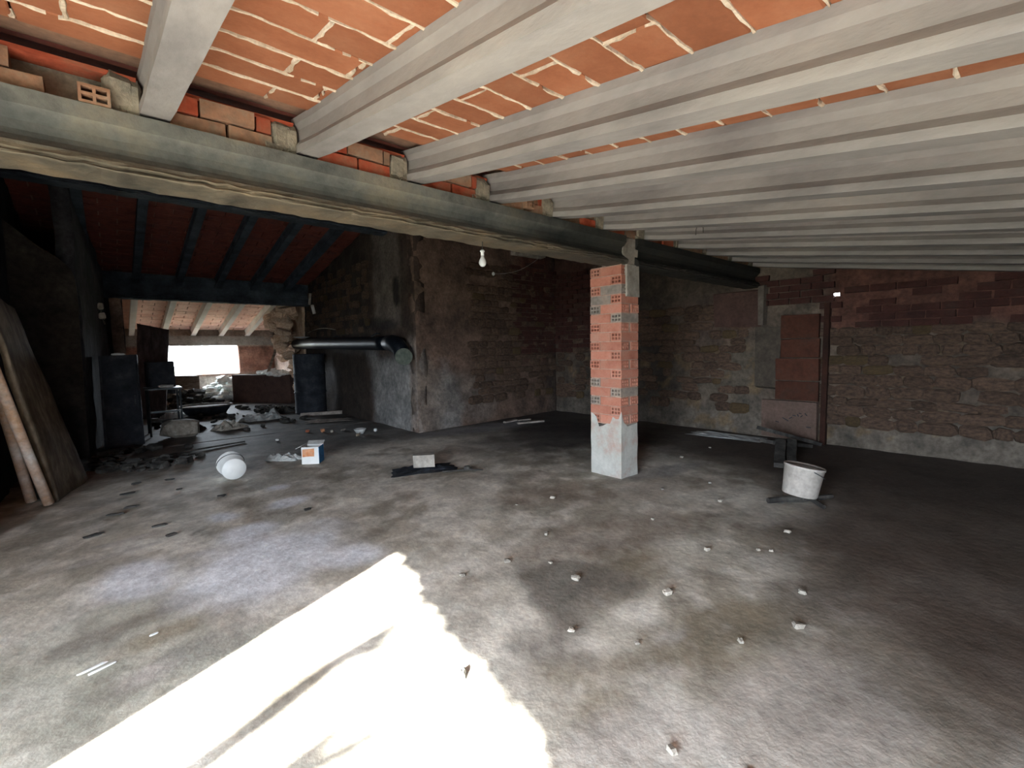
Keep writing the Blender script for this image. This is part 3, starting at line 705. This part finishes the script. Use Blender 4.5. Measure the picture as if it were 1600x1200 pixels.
# broken charred trestle in front of the blocked doorway
tr = thing('broken_trestle', (6.78, 2.33, 0), 'charred broken trestle lying in front of the blocked doorway', 'trestle')
def plank(p, q, w_, t_, rag=.012):
    p, q = Vector(p), Vector(q); d = (q-p).normalized(); a = d.cross(Vector((0, 0, 1))).normalized(); u = a.cross(d); pr = [(-w_/2, 0), (w_/2, 0), (w_/2, t_), (-w_/2, t_)]
    return MB().prism(pr, [(p+(q-p)*k/6+a*rag*N3(k*1.3, p.x), a*(1+.25*N3(k, p.y)), u) for k in range(7)])
plank((.30, .32, .27), (1.0, -.17, .02), .22, .05).build('plank', charwood, tr)
plank((-.05, .12, .16), (.75, -.12, .02), .2, .05).build('plank', charwood, tr)
plank((.12, .0, .15), (-.66, -.26, .0), .12, .06).build('leg', charwood, tr); plank((.30, -.08, .15), (-.36, -.30, .0), .11, .05).build('leg', charwood, tr)
def sheetm(w_, d_, amp, n_=14, seed=0., th=.004):
    b = MB(); vs = []; fs = []
    for i in range(n_+1):
        for j in range(n_+1):
            u, v_ = 2*i/n_-1, 2*j/n_-1; e = 1+.22*N3(u*1.8+seed, v_*1.8, 3)
            dome = max(0., (1-u*u)*(1-v_*v_))**.5; fold = abs(N3(u*2.6+seed, v_*2.6, seed)) + .5*abs(N3(u*6+seed, v_*6, 2))
            q = 1-.28*abs(u*v_) if amp > .05 else 1.
            vs.append((w_/2*u*e*q, d_/2*v_*e*q, th+amp*dome*(.25+1.5*fold)+.004*abs(N3(u*5, v_*5, seed))))
    for i in range(n_):
        for j in range(n_): fs.append((i*(n_+1)+j, (i+1)*(n_+1)+j, (i+1)*(n_+1)+j+1, i*(n_+1)+j+1))
    return b.add(vs, fs)
thing1(sheetm(.42, 1.1, .03, seed=2), 'flat_board', paper_m, (7.62, 3.42, .0), 'pale flat board lying along the foot of the right wall', 'board', rz=.12)
for i, (x, y, a, l, lab) in enumerate(((6.15, 7.15, .1, .35, 'short white batten on the dark floor near the back wall'), (6.35, 6.75, -.25, .6, 'long white batten on the dark floor left of the pillar'), (6.45, 7.05, -.2, .28, 'small white offcut beside the long white batten'))):
    thing1(MB().box((0, 0, .02), (l, .06, .03), jit=.006), 'batten', sheet_m, (x, y, 0), lab, 'batten', rz=a, group='white battens by the back wall')
# block on a black sheet
thing1(sheetm(.78, .40, .035, seed=5), 'black_sheet', black_m, (2.92, 5.10, .0), 'crumpled black sheet under the small grey block', 'sheet', rz=-.35)
thing1(MB().box((0, 0, .08), (.26, .16, .15), jit=.008), 'grey_block', block_m, (2.93, 5.10, .045), 'small grey masonry block standing on the crumpled black sheet', 'block', rz=-.5)
b = MB().tube([(-.24, 0, 0), (0, .01, .006), (.1, .0, .012), (.26, 0, 0)], [.009, .012, .014, .006], 6); b.chunk((.06, .01, .03), (.07, .04, .05))
thing1(b, 'twig', charwood, (3.22, 4.68, .012), 'thin dark stick beside the black sheet', 'stick', rz=-.62)
# pail on its side
pl = thing('pail', (1.05, 6.42, .145), 'white round pail lying on its side, base towards the viewer', 'pail')
ax = Vector((-.05, .97, .22)).normalized(); fwd = Vector((math.sin(.31), math.cos(.31), 0))
def frame(dirn):
    z = Vector(dirn).normalized(); x = Vector((0, 0, 1)).cross(z).normalized(); y = z.cross(x); return Matrix((x, y, z)).transposed().to_4x4()
FM = frame((.02, 1, .08))
MB().lathe([(.0001, -.13), (.125, -.13), (.13, -.122), (.143, .12), (.152, .122), (.152, .142), (.143, .142), (.138, .12), (.12, -.11), (.0001, -.115)], 30, FM).build('shell', white_m, pl, True)
MB().tube([FM @ Vector((.15*math.cos(a), .15*math.sin(a), .12-.10*math.sin(a))) for a in [i*PI/14 for i in range(15)]], .004, 6).build('wire_handle', steel_m, pl)
# paint box and crumpled bag
bx = thing('paint_box', (2.04, 6.55, 0), 'white carton with a blue side and orange smear, left of the grey block', 'box', rz=-.62)
FMb = MB(); w_, d_, h_ = .22, .22, .23; t = .006
for (c_, s_) in (((0, -d_/2, h_/2), (w_, t, h_)), ((0, d_/2, h_/2), (w_, t, h_)), ((-w_/2, 0, h_/2), (t, d_, h_)), ((0, 0, t/2), (w_, d_, t))): FMb.box(c_, s_, jit=.003)
FMb.build('carton', white_m, bx)
MB().box((w_/2, 0, h_/2), (t, d_, h_), jit=.003).build('side_panel', blue_m, bx)['label'] = 'blue side panel'
MB().box((-.03, -d_/2-.005, h_*.68), (.15, .004, .11), jit=.012).build('smear', orange_m, bx)['label'] = 'orange smear'
MB().box((-w_/2-.04, 0, h_+.0), (.09, d_, .006), Matrix.Rotation(-.4, 3, 'Y')).build('flap', paper_m, bx); MB().box((0, d_/2+.03, h_+.02), (w_, .08, .006), Matrix.Rotation(.5, 3, 'X')).build('flap', paper_m, bx)
thing1(sheetm(.56, .26, .085, seed=9), 'crumpled_bag', paper_m, (1.78, 7.0, 0), 'crumpled pale plastic bag behind the paint carton', 'bag', rz=-.75)
# scattered oddments on the sooty floor
odd = [((2.96, 8.87), (.09, .07, .06), orange_m, 'orange lump of brick on the sooty floor', 'brick piece'), ((2.75, 9.1), (.07, .06, .04), brick_red, 'dark red brick scrap left of the orange lump', 'brick piece'),
       ((3.08, 8.72), (.05, .05, .04), debris_m, 'small grey crumb right of the orange lump', 'rubble piece'), ((3.3, 8.75), (.13, .03, .03), sheet_m, 'thin pale sliver left of the white bowl', 'scrap'),
       ((3.25, 7.95), (.05, .05, .05), brass_m, 'tiny pale cap in front of the white bowl', 'cap'), ((3.7, 8.2), (.05, .05, .05), white_m, 'tiny white cap behind the white bowl', 'cap'),
       ((2.1, 8.6), (.05, .05, .03), white_m, 'tiny white chip behind the crumpled bag', 'scrap')]
for (x, y), d, mt, lab, cat in odd: thing1(MB().chunk((0, 0, d[2]/2), d), 'scrap', mt, (x, y, 0), lab, cat, rz=random.uniform(0, 3))
bw = thing('bowl', (3.38, 8.15, 0), 'small white bowl on the sooty floor before the plastered wall', 'bowl')
MB().lathe([(.0001, .0), (.05, .0), (.06, .01), (.10, .075), (.112, .095), (.106, .097), (.09, .07), (.045, .016), (.0001, .014)], 24).build('shell', white_m, bw, True)
thing1(MB().box((0, 0, .035), (.95, .10, .07), jit=.01), 'pale_beam', sheet_m, (3.78, 11.3, 0), 'pale bluish beam lying by the dark passage wall', 'beam', rz=-.35)
thing1(sheetm(.9, .45, .03, seed=13), 'thin_sheet', sheet_m, (3.55, 10.2, 0), 'thin grey sheet on the floor before the pale bluish beam', 'sheet', rz=-.3)
thing1(sheetm(1.0, .6, .15, seed=17), 'crumpled_sheet', paper_m, (2.55, 11.6, 0), 'heap of crumpled pale plastic sheeting on the passage floor', 'plastic sheet', rz=.2)
thing1(sheetm(.9, .5, .14, seed=19), 'crumpled_sheet', charwood, (3.1, 12.6, 0), 'dark crumpled sheeting behind the heap of pale plastic', 'plastic sheet', rz=-.2)
thing1(sheetm(.7, .5, .12, seed=23), 'crumpled_sheet', debris_m, (1.75, 10.7, 0), 'flattened greyish sacking in the passage, nearer than the tub', 'sack', rz=.3)
thing1(sheetm(.5, .35, .12, seed=25), 'crumpled_sheet', stone_m, (1.15, 11.0, 0), 'brownish sacking lump left of the greyish sacking', 'sack', rz=.1)
thing1(MB().tube([(-.75, 0, 0), (0, .03, .01), (.75, 0, 0)], .014, 6), 'thin_rod', charwood, (.95, 8.6, .014), 'thin dark rod lying on the floor behind the white pail', 'rod', rz=.35)
# upturned-rim tub
tb = thing('tub', (1.75, 13.6, 0), 'wide dark oval tub with a pale rim in the passage', 'tub')
MB().lathe([(.0001, .02), (.36, .02), (.48, .22), (.46, .22), (.34, .05), (.0001, .05)], 30, None, (1.15, .9)).build('shell', char_m, tb, True)
MB().lathe([(.47, .215), (.50, .225), (.50, .245), (.46, .245), (.47, .215)], 30, None, (1.15, .9)).build('rim', sheet_m, tb, True)
thing1(sheetm(.55, .4, .16, seed=29), 'white_cloth', white_m, (1.05, 13.3, .02), 'white cloth on the floor left of the dark tub', 'cloth', rz=.1)
# debris near the left boards and around the floor
random.seed(77)
chips = [(.351, 7.606), (.065, 6.513), (.074, 5.913), (.248, 5.083), (.462, 6.879), (.805, 5.676), (.15, 6.95), (-.05, 5.75), (.5, 6.3), (.3, 4.75), (-.2, 5.2), (1.348, 4.59)]
places = ['behind the left boards', 'right of the leaning boards', 'in front of the leaning boards', 'near the spilt whitewash', 'between boards and pail', 'in front of the pail']
for k, (x, y) in enumerate(chips):
    thing1(MB().chunk((0, 0, .008), (random.uniform(.05, .13), random.uniform(.03, .06), .016), jit=.25), 'dark_chip', charwood, (x, y, 0), 'flat dark chip of charred wood on the floor near the leaning boards', 'chip', rz=random.uniform(-.3, .5), group='charred chips by the leaning boards')
crumbs = [(3.53, 1.319), (3.58, 1.25), (3.258, 1.574), (2.264, 2.225), (4.33, 2.587), (3.507, 2.186), (4.04, 1.294), (2.22, 1.95), (6.6, 3.17), (5.77, 3.16), (1.95, 1.3), (2.6, 2.6), (1.7, 2.5), (2.9, 3.3), (3.3, 3.2), (2.35, .95), (2.7, .8), (1.62, .62), (3.1, .9), (2.05, 2.45), (4.4, 2.0), (1.78, 1.6), (2.5, 1.45), (1.5, .85), (4.9, 2.35)]
for k, (x, y) in enumerate(crumbs):
    s = random.uniform(.018, .042)
    thing1(MB().chunk((0, 0, s*.3), (s*1.3, s, s*.7), jit=.3), 'mortar_crumb', debris_m, (x, y, 0), 'small pale mortar crumb on the open floor right of the sun patch', 'rubble piece', rz=random.uniform(0, 3), group='mortar crumbs on the open floor')
for k, (x, y) in enumerate(((-.155, 2.973), (-.12, 2.94), (.088, 3.112))):
    lab = ['white splinter on the floor, left of the sun patch', 'second white splinter beside the first, left of the sun patch', 'lone white splinter between splinter pair and sun patch'][k]
    thing1(MB().chunk((0, 0, .004), (.11 if k < 2 else .04, .012, .01), jit=.2), 'white_splinter', white_m, (x, y, 0), lab, 'splinter', rz=.35)
thing1(sheetm(.07, .045, .03, 8, seed=33), 'paper_scrap', paper_m, (1.148, 1.723, 0), 'bluish scrap of paper lying in the sun patch', 'paper', rz=.9)

# ------------------------------------------------------------------ boards and poles leaning on the left wall
def quadslab(p, th, name, m, parent=None, nx=10, nz_=16, bend=.03, ragged=.02):
    """slab spanned by four corners p (bl, br, tr, tl) with a waved surface"""
    p = [Vector(q) for q in p]; nrm = (p[1]-p[0]).cross(p[3]-p[0]).normalized(); vs = []; fs = []
    for side in (0, 1):
        for i in range(nx+1):
            for j in range(nz_+1):
                a, b_ = i/nx, j/nz_; q = (p[0].lerp(p[1], a)).lerp(p[3].lerp(p[2], a), b_)
                q = q+nrm*(bend*fb(a*2, b_*3, 4, 1., 3)+side*th)
                if i in (0, nx): q = q+(p[1]-p[0]).normalized()*ragged*fb(b_*6, i, 1, 1., 3)
                vs.append(q)
    m_ = (nx+1)*(nz_+1)
    for i in range(nx):
        for j in range(nz_):
            q = (i*(nz_+1)+j, (i+1)*(nz_+1)+j, (i+1)*(nz_+1)+j+1, i*(nz_+1)+j+1); fs.append(q[::-1]); fs.append(tuple(t+m_ for t in q))
    for i in range(nx):
        a, b_ = i*(nz_+1), (i+1)*(nz_+1); fs.append((a, b_, b_+m_, a+m_)); a += nz_; b_ += nz_; fs.append((a+m_, b_+m_, b_, a))
    for j in range(nz_):
        a = j; fs.append((a+m_, a+1+m_, a+1, a)); a = nx*(nz_+1)+j; fs.append((a, a+1, a+1+m_, a+m_))
    return MB().add(vs, fs).build(name, m, parent, True)
o = quadslab([(-.54, 6.68, 0), (-.33, 7.66, 0), (-.80, 7.55, 2.05), (-.86, 6.35, 2.15)], .05, 'leaning_board', board_m); tag(o, 'broad grey-brown panel leaning against the left wall behind two poles', 'board')
for (b0, b1, lab) in (((-.70, 6.84, .0), (-.895, 6.55, 1.75), 'pale pole leaning on the left wall, outer one of two'), ((-.555, 6.60, .0), (-.885, 6.15, 1.95), 'pale pole with a wooden-coloured middle leaning on the broad panel')):
    b0, b1 = Vector(b0), Vector(b1); o = MB().tube([(0, 0, .02), (b1-b0)*.3, (b1-b0)*.6, (b1-b0)], [.045, .042, .043, .042], 10).build('leaning_pole', pole_m, None, True, tuple(b0)); tag(o, lab, 'pole')

# ------------------------------------------------------------------ dark passage: table with a charred box, panels, drum, pipe
tbz = thing('steel_table', (.70, 10.95, 0), 'dark steel frame table at the left side of the passage', 'table')
for x in (-.2, .28):
    for y in (-.25, .3): MB().tube([(x, y, 0), (x, y, .86)], .02, 6).build('leg', steel_m, tbz)
MB().box((.04, .02, .875), (.56, .66, .03)).build('tabletop', steel_m, tbz); MB().box((.04, -.25, .45), (.5, .03, .03)).build('rail', steel_m, tbz)
thing1(MB().box((0, 0, .23), (.42, .46, .46), jit=.01), 'charred_box', char_m, (.72, 11.06, .905), 'charred box standing on the dark steel table', 'box')
thing1(MB().chunk((0, 0, .03), (.22, .10, .06)), 'pale_packet', paper_m, (.78, 10.70, .893), 'pale packet lying on the table edge before the charred box', 'packet')
thing1(MB().chunk((0, 0, .16), (.55, .4, .32), jit=.12), 'sack', debris_m, (.92, 10.35, 0), 'dull greenish grey sack on the floor in front of the steel table', 'sack', rz=.3)
cup = thing('charred_cabinet', (.12, 9.95, 0), 'charred cabinet standing in the dark left of the steel table', 'cabinet')
MB().box((0, .2, .75), (.5, .5, 1.5), jit=.02).build('body', char_m, cup); MB().box((0, -.06, .75), (.44, .02, 1.4), jit=.008).build('door', char_m, cup); MB().tube([(.17, -.09, .7), (.17, -.09, .85)], .01, 6).build('handle', steel_m, cup)
for k, (x, y, z, lab) in enumerate(((-.09, 9.62, 2.30, 'upper pale plaster fleck high on the black wall by the far room'), (-.08, 9.62, 2.12, 'lower pale plaster fleck high on the black wall by the far room'))): pass
fl = thing('broken_fitting', (-.04, 9.68, 2.2), 'broken pale lamp fitting high on the black wall left of the far room', 'lamp fitting')
MB().chunk((0, 0, .08), (.07, .05, .10)).build('socket', sheet_m, fl); MB().chunk((.01, 0, -.07), (.08, .05, .1)).build('cap', sheet_m, fl); MB().tube([(0, 0, .1), (0, .01, -.05), (.03, 0, -.2)], .012, 6).build('stem', wire_m, fl)
thing1(MB().lathe([(.0001, .03), (.08, .02), (.09, 0), (.07, -.01), (.0001, 0)][::-1], 16), 'tin_lid', white_m, (.12, 9.98, 1.522), 'pale tin saucer lying on top of the charred cabinet', 'lid', True)  # a loose tin lid
# dark door panel leaning in the far room
o = quadslab([(.42, 13.9, .0), (.95, 13.75, .0), (1.18, 14.3, 2.1), (.58, 14.45, 2.25)], .05, 'leaning_door', mat('dark_plank', [lin(60, 50, 50), lin(84, 72, 72), lin(104, 92, 92)], scale=3, stretch=(4, 4, .6), rough=.8), bend=.01, ragged=.01); tag(o, 'dark plank door leaning at the left edge of the bright far room', 'door')
# stovepipe on the passage wall
pp = thing('stovepipe', (3.9, 7.5, 1.65), 'long black stovepipe with an elbow running along the passage wall', 'pipe')
MB().tube([(-.02, 5.9, .07), (-.02, 4., .05), (0, 2.2, .02), (0, .75, .0), (0, .45, -.005)], .13, 20).build('pipe_run', pipe_m, pp, True)
MB().tube([(0, .46, 0), (0, .25, -.01), (.01, .1, -.05), (.03, .03, -.13), (.04, -.0, -.25)], [.135, .15, .15, .14, .13], 20).build('elbow', pipe_m, pp, True)
MB().lathe([(.0001, 0), (.10, 0), (.135, .012), (.15, .0), (.15, .04), (.0001, .04)], 24, Matrix.Translation((.0, -.14, -.25)) @ frame((.35, .9, .0))).build('end_disc', disc_m, pp, True)['label'] = 'dull greenish round end plate'
for y in (1.2, 3.4): MB().tube([(.0, y, .13), (.12, y, .2), (.2, y, .2)], .015, 6).build('bracket', steel_m, pp)
# charred hose and plate over the pipe
o = MB().tube([(4.15, 13.2-i*.22, 2.03+.0*i+.07*math.sin(i*.35)) for i in range(10)], .012, 6).build('curved_rod', brass_m, None, True); tag(o, 'thin curved pale rod above the left end of the stovepipe', 'rod')
thing1(MB().lathe([(.0001, 0), (.12, .01), (.2, .04), (.205, .045), (.12, .02), (.0001, .012)], 24), 'tin_plate', white_m, (3.88, 12.9, 1.86), 'pale dish lying on top of the stovepipe', 'dish', True)
o = MB().box((0, 0, 0), (.05, .05, .3), Matrix.Rotation(.1, 3, 'Y')).build('conduit_stub', sheet_m, None, False, (4.12, 12.85, 2.9)); tag(o, 'broken white conduit on the wall beside the end of the far girder', 'conduit')
o = MB().tube([(0, 0, 0), (.03, -.05, -.22)], .04, 10).build('conduit_stub', white_m, None, True, (4.09, 12.6, 2.72)); tag(o, 'lower pale tube end hanging by the broken white conduit', 'conduit')
dr = thing('oil_drum', (3.72, 11.9, 0), 'blackened metal drum standing under the left end of the stovepipe', 'drum')
MB().lathe([(.0001, 0), (.36, 0), (.37, .02), (.36, .04), (.36, .5), (.375, .52), (.36, .54), (.36, .95), (.375, .97), (.36, .99), (.36, 1.42), (.372, 1.45), (.35, 1.46), (.34, 1.43), (.0001, 1.43)], 28).build('shell', char_m, dr, True)
MB().lathe([(.0001, 1.46), (.05, 1.46), (.05, 1.43), (.051, 1.43)][::-1], 12, Matrix.Translation((.18, 0, 0))).build('bung', steel_m, dr, True)

# ------------------------------------------------------------------ far room: low wall, broken masonry, rubble
lw = struct(MB().box((3.5, 15.45, .42), (2.1, .28, .84), Matrix.Rotation(-.98, 3, 'Z')).build('wall_low', mat('dull_brown_wall', [lin(64, 48, 44), lin(84, 64, 58)], scale=5, rough=.95, bump=.4)))
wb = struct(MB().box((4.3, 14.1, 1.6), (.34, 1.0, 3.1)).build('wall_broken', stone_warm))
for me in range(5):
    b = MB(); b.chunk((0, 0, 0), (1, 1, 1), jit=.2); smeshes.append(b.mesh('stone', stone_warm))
random.seed(90)
for k in range(150):
    z = random.uniform(.4, 2.8); prof = 3.72+.22*math.sin(z*2.3)-.12*(z > 2.2)+.12*(z < 1.2)
    y = random.uniform(13.45, 14.9); x = prof+random.uniform(-.02, .35)+.12*(y-13.5)
    o = link('stone', smeshes[-1-k % 5], wb, (x, y, z)); s = random.uniform(.14, .30); o.scale = (s*1.3, s, s*.75); o.rotation_euler = (random.uniform(-.4, .4), random.uniform(-.3, .3), random.uniform(0, 3))
o = MB().tube([(3.55, 15.2, .88), (3.85, 15.2, 1.7), (4.05, 15.1, 2.5)], [.04, .035, .03], 7).build('leaning_stick', wood_m); tag(o, 'pale stick leaning on the broken masonry in the far room', 'stick')
random.seed(41)
def heap(name, cx, cy, rx, ry, h, n_, m, label, z0=0., sz=(.08, .25), avoid=()):
    b = MB()
    for k in range(n_):
        a = random.uniform(0, 2*PI); r = math.sqrt(random.random()); x, y = cx+rx*r*math.cos(a), cy+ry*r*math.sin(a); hh = h*(1-r*r)
        if any(abs(x-q[0]) < q[2] and abs(y-q[1]) < q[3] for q in avoid): continue
        s = random.uniform(*sz); b.chunk((x, y, z0+random.uniform(0, hh)+s*.2), (s*1.4, s, s*.6), random.uniform(0, 3), .3, random.uniform(-.5, .5))
    o = b.build(name, m); o['kind'] = 'stuff'; tag(o, label, 'rubble'); return o
heap('rubble_heap', 2.75, 17.0, .75, .85, .72, 240, rubble_m, 'pale sunlit rubble heaped below the far window', 0., (.08, .25), ((3.5, 15.45, .9, .9),))
heap('rubble_heap', 3.7, 15.4, .3, .9, .1, 60, rubble_m, 'pale rubble lying along the top of the low brown wall', .84, (.08, .2))
heap('rubble_heap', 1.75, 16.3, .8, .6, .45, 120, charwood, 'dark rubble and charred scraps left of the pale heap', 0., (.08, .25), ((2.75, 17.0, .8, .9),))
thing1(MB().box((0, 0, .2), (.75, .5, .4), jit=.03), 'crate', wood_m, (1.65, 17.1, .45), 'brown crate on the dark rubble under the far window', 'crate', rz=.1)
thing1(MB().box((0, 0, .5), (.45, .3, 1.0), jit=.02), 'dark_chest', char_m, (1.25, 17.55, .3), 'dark chest covering the lower left corner of the far window', 'chest')
heap('floor_litter', 2.2, 12.6, 1.6, 2.4, .05, 160, charwood, 'charred litter strewn over the passage floor', 0., (.04, .14), ((1.75, 13.6, .75, .65), (2.55, 11.6, .75, .55), (3.1, 12.6, .6, .5), (1.75, 10.7, .5, .45), (1.15, 11., .4, .4), (3.72, 11.9, .5, .5), (1.05, 13.3, .45, .4), (3.78, 11.3, .65, .35), (3.55, 10.2, .6, .4)))
heap('floor_litter', .35, 8.6, .7, .9, .08, 70, charwood, 'charred litter along the foot of the left wall behind the board', 0., (.05, .16), ((.95, 8.6, .85, .4),))

# ------------------------------------------------------------------ outside: ground and a bare tree that throws the branch shadows
b = MB(); b.box((-33.3, 0, -.55), (60, 120, 1.0)); b.box((12, -32.5, -.55), (30.5, 60, 1.0)); b.box((20, 44, -.55), (120, 50, 1.0)); g = b.build('ground', ground_m); struct(g)
tree = thing('bare_tree', (-5.6, -.9, -.05), 'bare tree outside the doorway that throws branch shadows on the sunlit floor', 'tree')
def shadow_pt(px, py, X):          # a point at plane x = X whose shadow falls on the floor at (px, py)
    s = (px-X)/AZ.x; return Vector((X, py-AZ.y*s, s*TANE))-Vector((-5.6, -.9, -.05))
tr0 = Vector((0, 0, 0)); tr1 = shadow_pt(-.6, 1.75, -5.4); tr2 = shadow_pt(.25, 2.02, -5.4)
MB().tube([tr0, tr0.lerp(tr1, .5)+Vector((0, .04, 0)), tr1, tr2], [.13, .10, .062, .055], 8).build('trunk', bark_m, tree)
br = [[(.25, 2.02, -5.4), (.5, 2.12, -5.38), (.75, 2.22, -5.35), (1.04, 2.29, -5.3), (1.34, 2.40, -5.25), (1.6, 2.5, -5.2)],
      [(.75, 2.22, -5.35), (.95, 2.16, -5.4), (1.15, 2.12, -5.4), (1.45, 2.05, -5.4)], [(.9, 2.2, -5.4), (1.1, 2.25, -5.45), (1.35, 2.2, -5.5), (1.6, 2.3, -5.5)],
      [(-.6, 1.75, -5.4), (-.1, 1.66, -5.5), (.3, 1.72, -5.5), (.6, 1.80, -5.5), (.8, 1.9, -5.5)], [(.3, 1.72, -5.5), (.65, 1.68, -5.6), (.95, 1.74, -5.6), (1.1, 1.84, -5.6)],
      [(.95, 1.62, -5.3), (1.15, 1.45, -5.3), (1.3, 1.35, -5.3)], [(-.1, 1.66, -5.5), (.5, 1.3, -5.5), (1.0, 1.1, -5.4), (1.3, 1.0, -5.4)]]
for k, q in enumerate(br):
    pts = [shadow_pt(*t) for t in q]; r0 = (.026, .016, .012, .026, .02, .014, .016)[k]
    MB().tube(pts, [r0*2.1*(1-.72*i/(len(pts)-1))*(1.3 if k in (0, 3) and i in (1, 2) else 1) for i in range(len(pts))], 6).build('branch', bark_m, tree)
